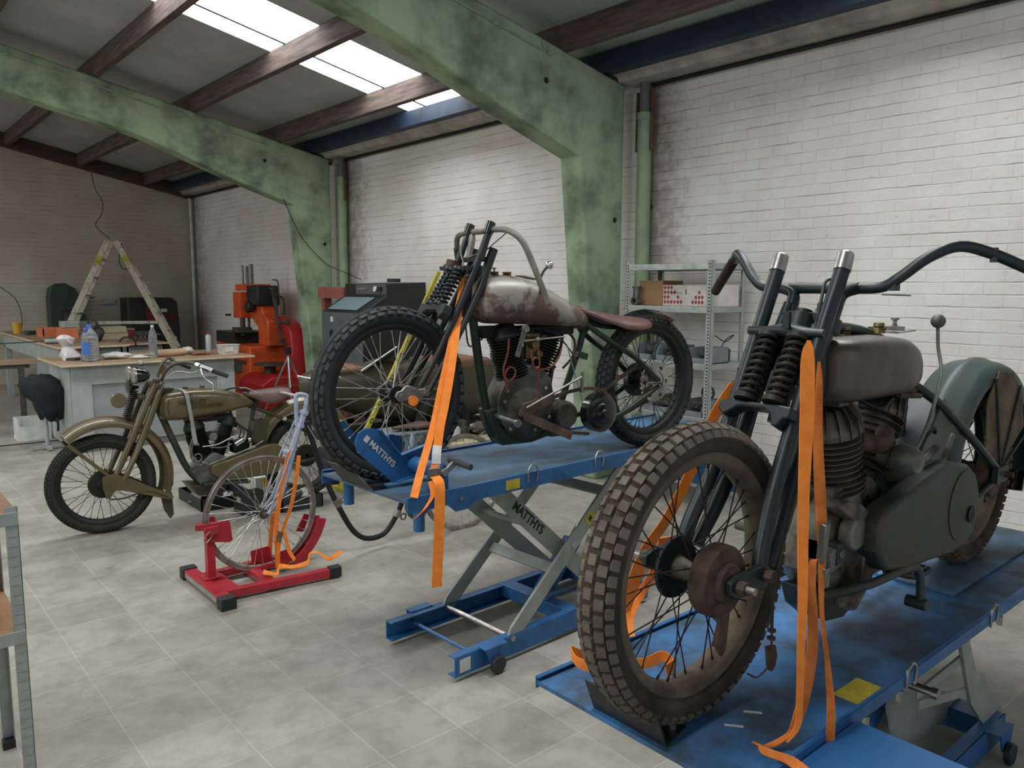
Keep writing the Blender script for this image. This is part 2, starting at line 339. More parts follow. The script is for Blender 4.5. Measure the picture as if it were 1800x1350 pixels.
def portal(y, lab):
    o = thing('concrete_portal_frame', lab, 'column', (5.2, y, 0)); L = lambda p: [(a-5.2, b) for a, b in p]
    up = [(5.36, 0), (5.36, 3.44), (-2, 4.99), (-9.36, 3.44), (-9.36, 0), (-9.07, 0), (-9.0, 1.04), (-8.83, 2.79), (-6.83, 3.49), (-5.54, 3.76), (-2, 4.46)]
    dn = [(1.54, 3.76), (2.60, 3.54), (2.90, 3.465), (3.23, 3.35), (3.92, 3.09), (4.83, 2.79), (5.00, 1.04), (5.07, 0)]
    MB().prism(L(up+dn), 0, .25).build('frame_body', 'green_concrete', o, smooth=20, bevel=.018)
    for hx, hz in ((4.43, 3.33), (5.26, 2.29), (4.7, 3.0)):
        if hx != 4.7: MB().cyl((hx-5.2, -.002, hz), (hx-5.2, .01, hz), .024, n=14).build('bolt_hole', 'dark_hole', o)
    c = MB(); P = [(x-5.2, -.012, 3.44+.2105*(5.36-x)-.10) for x in (4.45, 3.9, 3.4, 2.8, 2.2, 1.6, .8, 0)]
    c.tube([(4.38-5.2, -.012, 3.44+.2105*.98-.03), (4.40-5.2, -.012, 3.44+.2105*.96-.09)]+P, .006, 6)
    for p in P[::1]: c.box((p[0], -.012, p[2]), (.03, .022, .03))
    c.build('conduit', 'green_pipe', o)
    return o
portal(4.75, 'mouldy green concrete column and sloping haunch beam nearest the camera, beside the metal shelf')
portal(10.10, 'green concrete column and long sloping beam further back, beside the blasting cabinet')
def downpipe(y, lab):
    o = thing('downpipe', lab, 'pipe', (5.46, y, 0))
    MB().cyl((0, 0, 0), (0, 0, 3.20), .062, n=20).cyl((0, 0, 3.14), (0, 0, 3.2), .067, n=20).build('pipe_body', 'green_pipe', o)
    MB().cyl((0, 0, 3.2), (0, 0, 3.47), .05, n=16).build('outlet', 'grey_pvc', o)
    MB().box((0, .083, 3.13), (.03, .02, .5)).box((.0, -.083, 3.13), (.03, .02, .5)).build('bracket', 'rust', o)
downpipe(4.60, 'green rainwater downpipe on the brick wall behind the metal shelf')
downpipe(9.95, 'green rainwater downpipe beside the far concrete column')
# fluorescent fitting in the far bay
o = thing('fluorescent_fitting', 'unlit white fluorescent batten under the far roof purlin', 'lamp', (3.72, 13.4, 3.93))
MB().bb(-.05, .05, -.75, .75, -.04, .0).build('housing', 'white_enamel', o, smooth=0); MB().cyl((0, -.7, -.065), (0, .7, -.065), .018).build('tube', 'white_enamel', o)
tag(MB().tube([(3.74, 15.95, 3.72), (3.78, 15.93, 3.45), (3.88, 15.9, 3.22), (3.86, 15.9, 3.0), (3.70, 15.7, 2.8), (3.62, 15.0, 2.62), (3.5, 14.0, 2.45)], .006, 6, smooth=5).build('hanging_cable', 'black_cable'), 'thin dark cable hanging from the gable rafter down to the stepladder', 'cable')
tag(MB().tube([(4.66, 10.08, 2.86), (4.85, 10.07, 2.45), (5.05, 10.06, 2.2), (5.28, 10.05, 2.0), (5.40, 9.8, 1.9), (5.5, 9.55, 1.80)], .005, 6, smooth=5).build('loose_cable', 'black_cable'), 'thin cable looped across the far green column', 'cable')
tag(MB().tube([(2.2, 15.98, 1.7), (2.45, 15.98, 1.45), (2.5, 15.95, 1.0), (2.3, 15.9, .8)], .006, 6, smooth=5).build('wall_cable', 'black_cable'), 'dark cable hanging on the back wall at the left edge of the picture', 'cable')
tag(MB().tube([(.2, 9.9, .006), (1.26, 9.83, .006), (1.8, 9.8, .006), (2.4, 9.3, .006)], .006, 6).build('floor_cable', 'black_cable'), 'thin dark cable lying across the floor in front of the workbenches', 'cable')
# ================================================================ palette for machines
mat('lift_blue', '#2b6499', .42, col2='#1d466f', scale=7, lo=.28, hi=.5, bump=.0006)
mat('table_blue', '#3f7cb4', .5, col2='#36485a', scale=4.5, lo=.40, hi=.62, bump=.0015, bscale=60)
mat('table_worn', '#5384ab', .55, col2='#42505c', scale=3.2, lo=.42, hi=.68, bump=.002, bscale=90)
mat('dark_cast', '#6b6861', .5, metal=.5, col2='#3c3a35', scale=9, lo=.38, hi=.6, bump=.001)
mat('arm_grey', '#a2a59e', .5, col2='#8b8e88', scale=6)
mat('black_plate', '#26282a', .5)
mat('black_rubber', '#1f2021', .8, col2='#16171a', scale=10, bump=.001)
mat('muddy_rubber', '#51473a', .93, col2='#2c2721', scale=6, lo=.38, hi=.62, bump=.002, bscale=30)
mat('muddy_rim', '#7d6d54', .9, col2='#51453a', scale=9, bump=.0015)
mat('worn_black_tyre', '#2c2c2d', .72, col2='#1c1c1d', scale=8, bump=.0008)
mat('tyre_dusty', '#34332f', .85, col2='#232323', scale=10)
mat('rusty_steel', '#66503f', .85, col2='#3d2f24', scale=14, bump=.001)
mat('spoke_rusty', '#3d342c', .7, metal=.4, col2='#2a221c', scale=20)
mat('spoke_bright', '#c8c6bf', .3, metal=.8, col2='#9a968e', scale=20)
mat('spoke_dark', '#2b2a29', .5, metal=.4)
mat('fork_green', '#172628', .36, col2='#1a1d1b', scale=7, lo=.3, hi=.6, bump=.0008)
mat('fender_green', '#374a45', .42, col2='#4b4a3e', scale=4, lo=.3, hi=.55, bump=.0008)
mat('case_green', '#2d3a35', .5, col2='#48402f', scale=7, lo=.36, hi=.56, bump=.0012)
mat('chrome', '#dedede', .12, metal=1., col2='#c9c9c9')
mat('dull_chrome', '#b9b7b2', .3, metal=.9, col2='#8b857d', scale=12)
mat('dark_spring', '#2a2724', .55, metal=.3, col2='#1c1a18', scale=15)
mat('dusty_tread', '#6c6255', .93, col2='#4b4339', scale=8, lo=.35, hi=.6, bump=.0015, bscale=40)
mat('tread_worn', '#4c4b48', .85, col2='#2a2a2a', scale=9)
mat('bare_tank', '#6b635a', .38, metal=.7, col2='#51483f', scale=3, lo=.35, hi=.6, bump=.0006)
mat('patched_tank', '#9c978b', .45, metal=.4, col2='#6f564a', scale=6.5, lo=.45, hi=.53, bump=.0008)
mat('brass', '#8f7a4e', .4, metal=.8, col2='#5f513a', scale=20)
mat('cast_alu', '#8f8e88', .5, metal=.55, col2='#5a5852', scale=8, lo=.35, hi=.6, bump=.001)
mat('oily_alu', '#8d8778', .5, metal=.35, col2='#453f35', scale=9, lo=.4, hi=.6, bump=.0012)
mat('fin_iron', '#7d766a', .5, metal=.45, col2='#3d3933', scale=9, bump=.0008)
mat('fin_black', '#161616', .55, metal=.2, col2='#211f1d', scale=9)
mat('frame_green', '#1f3424', .35, col2='#182519', scale=8, bump=.0004)
mat('fork_black', '#1a1b1d', .35, col2='#242424', scale=8)
mat('copper', '#8e5540', .4, metal=.7, col2='#6d4336', scale=15)
mat('leather_red', '#664339', .5, col2='#4c332b', scale=8, bump=.0008)
mat('leather_brown', '#8a6248', .5, col2='#704d39', scale=5, bump=.0008)
mat('olive_paint', '#6a5e3c', .3, col2='#574d32', scale=4, coat=.4)
mat('olive_dark', '#4a432e', .4, col2='#3a3526', scale=6)
mat('stripe_red', '#6a3324', .4)
mat('lamp_glass', '#cfd4d2', .12, metal=.3)
mat('gloss_black', '#0e0f12', .15, coat=.5)
mat('grip_grey', '#3a3b3c', .7)
mat('strap_orange', '#ff9232', .7, col2='#f07f24', scale=25, bump=.0006, bscale=300)
mat('strap_dirty', '#e6812f', .75, col2='#bd6424', scale=18, bump=.0006, bscale=300)
mat('buckle', '#8a8780', .4, metal=.8)
mat('label_white', '#d8d8d2', .5)
mat('label_yellow', '#c9b52e', .5, col2='#a89833', scale=20)
mat('ink', '#17171a', .6)
mat('gold_ink', '#4a4128', .6)
mat('beige_bar', '#8b857b', .45, metal=.3, col2='#6b655c', scale=9, bump=.0006)
mat('white_strap', '#a9aaa6', .5)
mat('brown_clamp', '#5f4334', .5, metal=.4)

# ================================================================ shared motorcycle pieces
def wheel(parent, nm, loc, R, w, yaw, ri, tyre_m, rim_m, spoke_m, tread='block', nt=60, tread_m=None, hub=(.03, .05), hub_m=None, rimw=.62):
    h = .5*(R-ri-.012); c = ri+.012+h
    pr = [(ri, -w*rimw*.42), (ri+.006, -w*rimw*.5), (ri+.024, -w*rimw*.56), (ri+.03, -w*rimw*.5), (ri+.008, -w*rimw*.25), (ri+.004, 0), (ri+.008, w*rimw*.25), (ri+.03, w*rimw*.5), (ri+.024, w*rimw*.56), (ri+.006, w*rimw*.5), (ri, w*rimw*.42), (ri-.006, 0)]
    rim = MB().lathe(pr, n=64, closed=True).build(nm, rim_m, parent, loc=loc, rot=(0, 0, yaw))
    t = MB(); t.lathe([(c+(h-.006)*math.cos(a), (w/2-.003)*math.sin(a)) for a in [2*PI*k/20 for k in range(20)]], n=72, closed=True)
    rows = {'none': (), 'block': ((-58, .30), (-30, .34), (0, .34), (30, .34), (58, .30)), 'side': ((-62, .26), (-36, .30), (36, .30), (62, .26)), 'fine': ((-60, .2), (-34, .24), (-11, .24), (11, .24), (34, .24), (60, .2))}[tread]
    for ri_, (deg, lw) in enumerate(rows):
        ph = math.radians(deg); lat = w/2*math.sin(ph); rad = c+h*math.cos(ph)
        sz = (2*PI*R/nt*.62, lw*w*.60, .012)
        for k in range(nt):
            a = 2*PI*(k+.5*(ri_ % 2))/nt
            M = Matrix.Rotation(-a, 4, 'Y') @ Matrix.Translation((rad-.004, lat, 0)) @ Matrix.Rotation(ph, 4, 'Z') @ Matrix.Diagonal((sz[2], sz[1], sz[0], 1))
            vv = bmesh.ops.create_cube(t.bm, size=1, matrix=M)['verts']
            for v_ in vv:
                for f_ in v_.link_faces: f_.material_index = 1
    if tread == 'side': t.lathe([(R-.004, -w*.13), (R+.001, -w*.06), (R+.001, w*.06), (R-.004, w*.13), (R-.012, w*.13), (R-.012, -w*.13)], n=72, closed=True)
    to = t.build('tire', tyre_m, rim); to.data.materials.append(MATS[tread_m or tyre_m])
    if hub:
        hr, hw = hub; hb = MB().lathe([(.006, -hw-.02), (.014, -hw-.02), (.016, -hw), (hr+.016, -hw), (hr+.016, -hw+.006), (hr, -hw+.012), (hr*.8, 0), (hr, hw-.012), (hr+.016, hw-.006), (hr+.016, hw), (.016, hw), (.014, hw+.02), (.006, hw+.02)], n=24)
        hb.build('hub', hub_m or spoke_m, rim)
        for s in (-1, 1):
            for d in (-1, 1):
                a0 = 0 if d > 0 else math.radians(10); a1 = a0+d*math.radians(46); rr = hr+.010; ph0 = math.radians(20*(s > 0))
                p0 = (rr*math.cos(a1+ph0), s*(hw-.003), rr*math.sin(a1+ph0)); p1 = ((ri+.002)*math.cos(a0+ph0), s*.006, (ri+.002)*math.sin(a0+ph0))
                sp = MB().cyl(p0, p1, .0019, n=5); q = V(p0).lerp(V(p1), .93); sp.cyl(q, p1, .0036, n=6)
                sp = sp.build('spoke', spoke_m, rim)
                for k in range(1, 9): copyrot(sp, k*2*PI/9)
    return rim
def coil(parent, p, q, R=.03, m='dark_spring', turns=8):
    s = MB(); s.helix(p, q, R, .0062, turns, 7, 14); s.cyl(p, q, R*.42, n=10)
    d = (V(q)-V(p)).normalized(); s.cyl(V(p)-d*.006, V(p)+d*.008, R+.008).cyl(V(q)-d*.008, V(q)+d*.006, R+.008)
    return s.build('fork_spring', m, parent)
def cylinder_barrel(parent, top, base, r, y=0., nf=11, m='fin_iron', core_m='fin_iron', head=.3, radial=True, name='cylinder'):
    """finned barrel from base (crankcase) to top"""
    b, t = V(base[0], y, base[1]), V(top[0], y, top[1]); ax = (t-b); L = ax.length; ax.normalize(); hb = L*(1-head); pr = [(.01, 0), (r*.62, 0), (r*.62, .004)]
    z0 = L*.12
    for k in range(nf):
        z = z0+(hb-z0)*k/(nf-1); f = r*(.96+.04*math.sin(k)); pr += [(r*.64, z), (f, z+.0005), (f, z+.0028), (r*.64, z+.0035)]
    pr += [(r*.62, hb+.004), (.01, hb+.004)]
    o = MB().lathe(pr, b, ax, 32).build(name, m, parent, smooth=30)
    hd = MB(); hd.lathe([(.01, hb), (r*.96, hb), (r*.98, hb+L*head*.18), (r*.62, L*.97), (.01, L)], b, ax, 32)
    x, yv = frame(ax)
    if radial:
        for k in range(18):
            a = 2*PI*k/18; d = x*math.cos(a)+yv*math.sin(a); n = ax.cross(d)
            P = [b+ax*(hb+.002)+d*r*.55, b+ax*(hb+.002)+d*r*1.03, b+ax*(hb+L*head*.62)+d*r*.98, b+ax*(L*1.02)+d*r*.66, b+ax*(L*1.04)+d*r*.2]
            hd.skin([hd.ring([p+n*s*.0016 for p in P]) for s in (-1, 1)])
    hd.cyl(b+ax*L, b+ax*(L+.03), r*.13, n=8)
    hd.build('cylinder_head', m, o, smooth=30)
    return o
def bolts(parent, pts, ax, r=.009, h=.008, m='dull_chrome', name='bolt'):
    for p in pts: MB().cyl(V(p), V(p)+V(ax)*h, r, n=6).build(name, m, parent, smooth=0)

# ================================================================ LIFTS
def lift_table(o, Lx, hw, H, stub=.15, dp=1., rh=1., xs=()):
    t = MB(); t.bb(0, Lx, -hw, hw, H-.012, H); tb = t.build('table_top', 'table_blue', o, smooth=0)
    for s in (-1, 1):
        f = MB(); f.prism([(0.0, H-.05*dp), (0, H+.012), (Lx, H+.012), (Lx, H-.055*dp), (.40, H-.055*dp), (.34, H-.065*dp), (.30, H-.085*dp), (.24, H-.085*dp), (.2, H-.05*dp)], s*hw-.0025, s*hw+.0025)
        f.bb(0, Lx, s*hw-.012*(s > 0)-.0, s*hw+.012*(s < 0), H+.008, H+.012)
        f.build('side_rail', 'lift_blue', o, smooth=0)
    for s in (-1, 1): MB().cyl((.10, s*(hw-.06), H-.02), (.10, s*(hw-.06), H-stub), .024, n=16).build('post_socket', 'lift_blue', o)
    for x in xs:
        for s in (-1, 1):
            r = MB(); r.tube([(x-.028, s*(hw+.004), H-.03), (x-.03, s*(hw+.006), H+.015), (x-.018, s*(hw+.006), H+.04*rh), (x, s*(hw+.006), H+.048*rh), (x+.018, s*(hw+.006), H+.04*rh), (x+.03, s*(hw+.006), H+.015), (x+.028, s*(hw+.004), H-.03)], .004, 8, smooth=4)
            r.build('lashing_ring', 'dull_chrome', o)
    return tb
def channel(o, x0, x1, y, z0=.025, z1=.115, s=1, name='base_rail'):
    c = MB(); c.bb(x0, x1, y-.003, y+.003, z0, z1); c.bb(x0, x1, min(y, y+s*.045), max(y, y+s*.045), z1-.006, z1); c.bb(x0, x1, min(y, y+s*.045), max(y, y+s*.045), z0, z0+.006)
    return c.build(name, 'lift_blue', o, smooth=0)
def caster(o, x, y, s):
    b = MB(); b.prism([(x-.06, .12), (x+.07, .12), (x+.05, .06), (x+.01, .03), (x-.03, .05)], y-.003, y+.003); b.bb(x-.06, x+.07, min(y, y-s*.05), max(y, y-s*.05), .115, .121)
    b = b.build('caster_bracket', 'lift_blue', o, smooth=0)
    MB().lathe([(.01, -.012), (.036, -.012), (.04, -.008), (.04, .008), (.036, .012), (.01, .012)], (x, y+s*.018, .0415), (0, 1, 0), 24).build('caster_wheel', 'black_plate', b)

# ---- the lift in the middle
L2 = thing('motorcycle_lift', 'blue scissor lift with grey arms raised under the black-tyred stripped motorcycle in the middle', 'lift', (1.635, 2.87, 0), .035)
tt = lift_table(L2, 2.45, .33, .87, xs=(.68, 1.13, 1.9)); tt.data.materials[0] = MATS['table_worn']
for k, x in enumerate((.27, .42, .62, .9)): bolts(L2, [(x, -.333, .835)], (0, -1, 0), .010, .003, 'dull_chrome' if k in (0,) else 'lift_blue')
MB().bb(.28, .46, -.325, -.295, .8705, .8715).build('warning_label', 'label_yellow', L2, smooth=0)
MB().bb(.52, .60, -.3345, -.3325, .825, .868).build('warning_label', 'label_yellow', L2, smooth=0)
pl = MB(); pl.prism([(-.01, -.10), (.06, -.10), (.09, -.02), (.0, .06)], .871, .876, 'xy'); pl.build('stop_foot', 'black_plate', L2, smooth=0)
pl = MB(); a = [(-.012, -.105, .872), (-.012, .13, .872), (-.035, .22, .945), (-.035, .02, .945)]
pl.skin([pl.ring(a), pl.ring([(x+.004, y, z+.003) for x, y, z in a])]); pl.build('wheel_stop', 'black_plate', L2, smooth=0)
# wheel clamp
for s, yy in ((-1, -.105), (1, .17)):
    j = MB(); P = [(-.09, 1.085), (-.075, 1.12), (-.04, 1.137), (.02, 1.125), (.12, 1.005), (.27, 1.035), (.32, 1.02), (.34, .985), (.33, .94), (.30, .925), (.10, .895), (.085, .895), (-.08, 1.045)]
    j.prism(P, yy-.004, yy+.004)
    for a_, b_ in ((3, 4), (4, 5), (10, 9), (12, 11)): j.bar((P[a_][0], yy-s*-.010, P[a_][1]), (P[b_][0], yy-s*-.010, P[b_][1]), .004, .024, up=(0, 1, 0))
    j = j.build('clamp_jaw', 'lift_blue', L2, smooth=0)
    if s < 0:
        text('lettering', 'MATTHYS', .036, 'label_white', j, (.035, yy-.0055, 1.02), Matrix.Rotation(math.radians(43), 3, 'Y').to_matrix().to_4x4().to_euler() if 0 else (Matrix.Rotation(math.radians(44), 3, 'Y') @ Matrix.Rotation(PI/2, 3, 'X')).to_euler())
        q = MB(); q.bb(-.0115, .0115, -.0006, 0, -.013, .013); q.build('emblem', 'label_white', j, smooth=0, loc=(-.038, yy-.0045, 1.092), rot=(0, math.radians(44), 0))
cl = MB(); cl.cyl((.19, -.10, .958), (.19, -.30, .958), .032, n=20).cyl((.19, -.28, .958), (.19, -.315, .958), .027, n=20).bb(.14, .24, -.285, -.275, .872, .958); cl.build('clamp_spindle', 'lift_blue', L2, bevel=0)
cl = MB().cyl((.19, -.315, .958), (.19, -.335, .958), .016).bar((.19, -.33, .958), (.25, -.33, 1.0), .022, .012, up=(0, 1, 0)).build('crank', 'dull_chrome', L2)
MB().cyl((.235, -.30, 1.0), (.25, -.42, .985), .013, n=14).build('crank_grip', 'grip_grey', cl)
# scissor
YN, YF = -.245, .215
def arm(o, p, q, y, m='arm_grey', w=.075, name='scissor_arm'):
    a = MB(); a.bar((p[0], y, p[1]), (q[0], y, q[1]), .008, w, up=(0, 1, 0)); a.bar((p[0], y, p[1]), (q[0], y, q[1]), .02, w*.9, up=(0, 1, 0)) ; return a.build(name, m, o, smooth=0)
def arm(o, p, q, y, m='arm_grey', w=.075, name='scissor_arm', t=.014):
    p, q = V(p[0], 0, p[1]), V(q[0], 0, q[1]); d = (q-p).normalized(); n = V(-d.z, 0, d.x)*w/2
    P = [p-d*.01-n*.5, p+d*.03-n, q-d*.03-n, q+d*.01-n*.5, q+d*.01+n*.5, q-d*.03+n, p+d*.03+n, p-d*.01+n*.5]
    return MB().prism([(v.x, v.z) for v in P], y-t/2, y+t/2).build(name, m, o, smooth=0)
A0, A1 = (.62, .10), (1.42, .80); B0, B1 = (.52, .835), (1.36, .10)
a_n = arm(L2, A0, A1, YN-.012); arm(L2, A0, A1, YF+.012)
b_n = arm(L2, B0, B1, YN+.035, w=.085); arm(L2, B0, B1, YF-.035, w=.085)
def lerp2(a, b, t): return (a[0]+(b[0]-a[0])*t, a[1]+(b[1]-a[1])*t)
for (p, q, t, yy) in ((A0, A1, .36, .22), (A0, A1, .82, .22), (B0, B1, .12, .18), (B0, B1, .36, .18)):
    c = lerp2(p, q, t); d = V(q[0]-p[0], 0, q[1]-p[1]).normalized()
    MB().bar((c[0], -yy-.02, c[1]), (c[0], yy-.01, c[1]), .055, .012, up=tuple(d.cross(V(0, 1, 0)))).build('cross_member', 'arm_grey', L2, smooth=0)
MB().cyl((.62, YN-.03, .10), (.62, YF+.03, .10), .014).build('roller_axle', 'dull_chrome', L2)
bolts(L2, [(lerp2(A0, A1, .5)[0]+.01, YN-.02, lerp2(A0, A1, .5)[1])], (0, -1, 0), .016, .01, 'arm_grey')
rt = math.atan2(B0[1]-B1[1], B1[0]-B0[0])
tc_ = lerp2(B0, B1, .27)
text('lettering', 'MATTHYS', .062, 'ink', b_n, (tc_[0]+.02, YN+.0268, tc_[1]-.01), (Matrix.Rotation(rt, 3, 'Y') @ Matrix.Rotation(PI/2, 3, 'X')).to_euler(), sx=.92)
tc_ = lerp2(A0, A1, .66)
q = MB(); q.box((0, 0, 0), (.06, .0012, .06), ry=PI/4-.1); q.build('hazard_label', 'label_yellow', a_n, smooth=0, loc=(tc_[0], YN-.0202, tc_[1]))
q = MB(); q.bb(-.006, .006, -.001, 0, -.016, .016).bb(-.016, .016, -.001, 0, -.004, .004); q.build('hazard_mark', 'ink', a_n, smooth=0, loc=(tc_[0], YN-.021, tc_[1]))
channel(L2, .28, 1.62, -.27, s=1); channel(L2, .28, 1.62, .255, s=-1)
q = MB(); q.bb(.305, .365, -.2745, -.2735, .04, .10); q.build('rating_label', 'label_white', L2, smooth=0)
MB().cyl((.42, -.265, .075), (.42, .25, .075), .009).build('tie_rod', 'lift_blue', L2)
for q_ in ((1.0, 1.08, -.265, .25, .05, .12), (1.5, 1.6, -.265, .25, .03, .115)): MB().bb(*q_).build('base_crossbeam', 'lift_blue', L2, smooth=0, bevel=.004)
MB().cyl((1.05, -.02, .12), (1.28, -.02, .36), .05, n=20).build('hydraulic_cylinder', 'lift_blue', L2)
MB().cyl((1.27, -.02, .35), (1.34, -.02, .43), .022).build('piston_rod', 'chrome', L2)
MB().bb(.84, .95, -.17, -.07, .165, .169).bar((.93, -.13, .165), (1.35, -.13, .155), .035, .008).build('foot_pedal', 'table_blue', L2, smooth=0)
for s, y in ((-1, -.31), (1, .295)):
    caster(L2, .48, y, s)
q = MB(); q.bar((2.44, 0, .86), (2.52, 0, .45), .008, .60, up=(0, 1, 0)); q.build('loading_ramp', 'lift_blue', L2, smooth=0)
q = MB()
for k in range(3): q.bar((2.446+.02*0, -.2+.12*k, .70-.05*k), (2.446, -.14+.12*k, .70-.05*k), .012, .014)
q.build('ramp_slot', 'label_white', L2, smooth=0, loc=(.01, 0, 0))

# ---- the near lift
L1 = thing('motorcycle_lift', 'blue scissor lift platform in the right foreground carrying the muddy-tyred green motorcycle', 'lift', (1.38, 1.175, 0), 0)
lift_table(L1, 2.50, .325, .64, .06, .42, .8, xs=(.80, 1.43, 2.1))
MB().bb(1.50, 2.50, -.18, .22, .6405, .652).build('drop_plate', 'table_worn', L1, smooth=0, bevel=.002)
q = MB(); q.prism([(-.35, -1.0), (.48, -1.0), (.48, -.332), (-.35, -.332)], .622, .634, 'xy'); q.build('side_extension', 'lift_blue', L1, smooth=0, bevel=.001)
q = MB(); q.bb(.545, .68, -.312, -.235, .6403, .6412); q.build('warning_label', 'label_yellow', L1, smooth=0)
for x, y in ((.215, -.155), (.305, -.15)):
    MB().box((x, y, .641), (.045, .009, .0012), rz=-.9).build('slot', 'label_white', L1, smooth=0)
MB().prism([(.02, -.105), (.12, -.085), (.08, -.005), (.02, .06)], .641, .646, 'xy').build('stop_foot', 'black_plate', L1, smooth=0)
q = MB(); a = [(.035, -.105, .645), (.075, .245, .645), (.05, .275, .735), (.02, -.02, .735)]
a = [(.02, -.105, .642), (.02, .125, .642), (-.008, .13, .722), (-.010, -.10, .728)]
q.skin([q.ring(a), q.ring([(x-.005, y, z) for x, y, z in a])]); q.build('wheel_stop', 'black_plate', L1, smooth=0)
bolts(L1, [(.085, -.065, .646)], (0, 0, 1), .014, .012, 'dull_chrome')
for x in (.58, .78, 1.55): bolts(L1, [(x, -.31, .60)], (0, 0, -1), .010, .03, 'dull_chrome')
q = MB(); q.prism([(1.40, .585), (1.455, .60), (1.62, .33), (1.70, .30), (1.94, .08), (1.90, .04), (1.80, .04), (1.58, .24), (1.52, .35)], -.235, -.222); q.build('scissor_arm', 'arm_grey', L1, smooth=0)
MB().bar((1.18, -.20, .40), (1.56, -.225, .44), .03, .01, up=(0, 1, 0)).build('brace', 'arm_grey', L1, smooth=0); MB().bar((1.20, -.20, .36), (1.66, -.225, .27), .03, .01, up=(0, 1, 0)).build('brace', 'arm_grey', L1, smooth=0)
arm(L1, (.75, .55), (1.85, .08), .16, w=.08); arm(L1, (.75, .08), (1.85, .55), .22, w=.08)
q = MB(); q.prism([(1.22, .30), (1.28, .36), (1.88, .12), (1.85, .06), (1.5, .07), (1.3, .12)], -.10, -.09); q.build('scissor_plate', 'arm_grey', L1, smooth=0)
MB().cyl((1.12, -.28, .46), (1.12, -.17, .46), .014).cyl((1.12, -.29, .46), (1.12, -.27, .46), .018).build('release_knob', 'dull_chrome', L1)
channel(L1, .5, 1.86, -.262, s=1); channel(L1, .5, 1.86, .262, s=-1); 
for q_ in ((1.76, 1.86, -.26, .26, .03, .11), (.9, 1.0, -.26, .26, .03, .11)): MB().bb(*q_).build('base_crossbeam', 'lift_blue', L1, smooth=0)
caster(L1, 1.72, -.31, -1); caster(L1, .62, -.31, -1)
MB().cyl((1.1, 0, .10), (1.45, 0, .30), .045).build('hydraulic_cylinder', 'lift_blue', L1)
# ================================================================ MOTORCYCLES  (local x = rearwards, y = away from the camera, z up from the contact)
def leg_pair(parent, nm, P, hw, r, m, n=14, smooth=4):
    for s in (-1, 1): MB().tube([(x, s*(hw if len(q_) < 3 else q_[2]), z) for q_ in P for x, z in (q_[:2],)], r, n, smooth=smooth).build(nm, m, parent)

# ---------------- near motorcycle
M1 = thing('motorcycle', 'muddy green vintage motorcycle without front fender on the near lift, orange straps on its fork', 'motorcycle', (1.552, 1.128, .6405), 0)
fw = wheel(M1, 'front_wheel', (0, 0, .371), .369, .104, 0, .272, 'muddy_rubber', 'muddy_rim', 'spoke_rusty', 'block', 62, 'dusty_tread', (.026, .05), 'rusty_steel')
MB().lathe([(.02, -.115), (.045, -.115), (.05, -.10), (.083, -.098), (.088, -.09), (.088, -.058), (.083, -.05), (.02, -.045)], n=40).build('brake_drum', 'rusty_steel', fw)
MB().lathe([(.02, .04), (.078, .042), (.08, .05), (.05, .06), (.02, .06)], n=40).build('hub_flange', 'black_rubber', fw)
MB().lathe([(.01, -.045), (.03, -.04), (.022, 0), (.03, .04), (.01, .045)], n=20).build('hub_core', 'oily_alu', fw)
for s in (-1, 1):
    r = MB(); r.prism([(-.03, .355), (.0, .34), (.12, .335), (.15, .37), (.12, .40), (0, .395), (-.03, .385)], s*.125-.008, s*.125+.008)
    r = r.build('rocker', 'fork_green', M1, bevel=.003)
    bolts(r, [(0, s*.133, .371), (.115, s*.133, .372)], (0, s, 0), .016, .022, 'rusty_steel'); MB().cyl((0, s*.13, .371), (0, s*.178, .371), .009).build('axle_end', 'dull_chrome', r)
MB().prism([(-.02, .30), (.02, .30), (.01, .21), (-.005, .19), (-.02, .21)], -.10, -.09).bar((0, -.095, .30), (-.03, -.095, .22), .012, .012).build('brake_lever_arm', 'rusty_steel', M1)
leg_pair(M1, 'fork_tube', [(.50, 1.13, .095), (.42, .98, .093), (.30, .75, .092), (.21, .58, .095), (.14, .455, .108), (.115, .385, .115)], .09, .0205, 'fork_green')
for s in (-1, 1): MB().lathe([(.002, .052), (.017, .052), (.0215, .047), (.0225, 0), (.002, 0)], (.487, s*.095, 1.108), (.066, 0, .15), 20).build('fork_cap', 'dull_chrome', M1)
leg_pair(M1, 'rear_fork_leg', [(.48, 1.02, .05), (.44, .90, .07), (.385, .76, .088), (.31, .60, .09), (.235, .47, .10), (.165, .375, .108)], .09, [.014, .018, .022, .024, .021, .017], 'fork_green')
for s in (-1, 1): coil(M1, (.375, s*.042, .93), (.272, s*.042, .80-.03), .0235, turns=9)
MB().loft([(-.11, .945, .018, .012, 3, .39), (-.06, .945, .026, .013, 3, .39), (0, .95, .03, .02, 3, .395), (.06, .945, .026, .013, 3, .39), (.11, .945, .018, .012, 3, .39)], 16, 'y').bar((.36, -.015, .955), (.36, -.015, 1.0), .02, .012).build('upper_crown', 'fork_green', M1)
q = MB(); q.prism([(-.105, .012), (-.06, .016), (-.03, .014), (.03, .014), (.06, .016), (.105, .012), (.105, -.015), (.085, -.03), (.07, -.02), (.05, -.004), (.03, .0), (-.03, .0), (-.05, -.012), (-.06, -.04), (-.075, -.045), (-.09, -.02), (-.105, -.018)], -.024, .024, 'yz')
lc = q.build('lower_crown', 'fork_green', M1, bevel=.005, loc=(.265, 0, .745), rot=(0, .45, 0))
MB().cyl((.355, 0, .70), (.475, 0, 1.0), .024).cyl((.40, 0, .80), (.46, 0, .955), .034).cyl((.452, 0, .945), (.468, 0, .985), .045).build('steering_head', 'fork_green', M1)
MB().bar((.45, -.08, .985), (.50, .07, .99), .03, .02).bar((.50, -.03, 1.0), (.42, -.06, .93), .02, .02).build('steering_damper', 'case_green', M1)
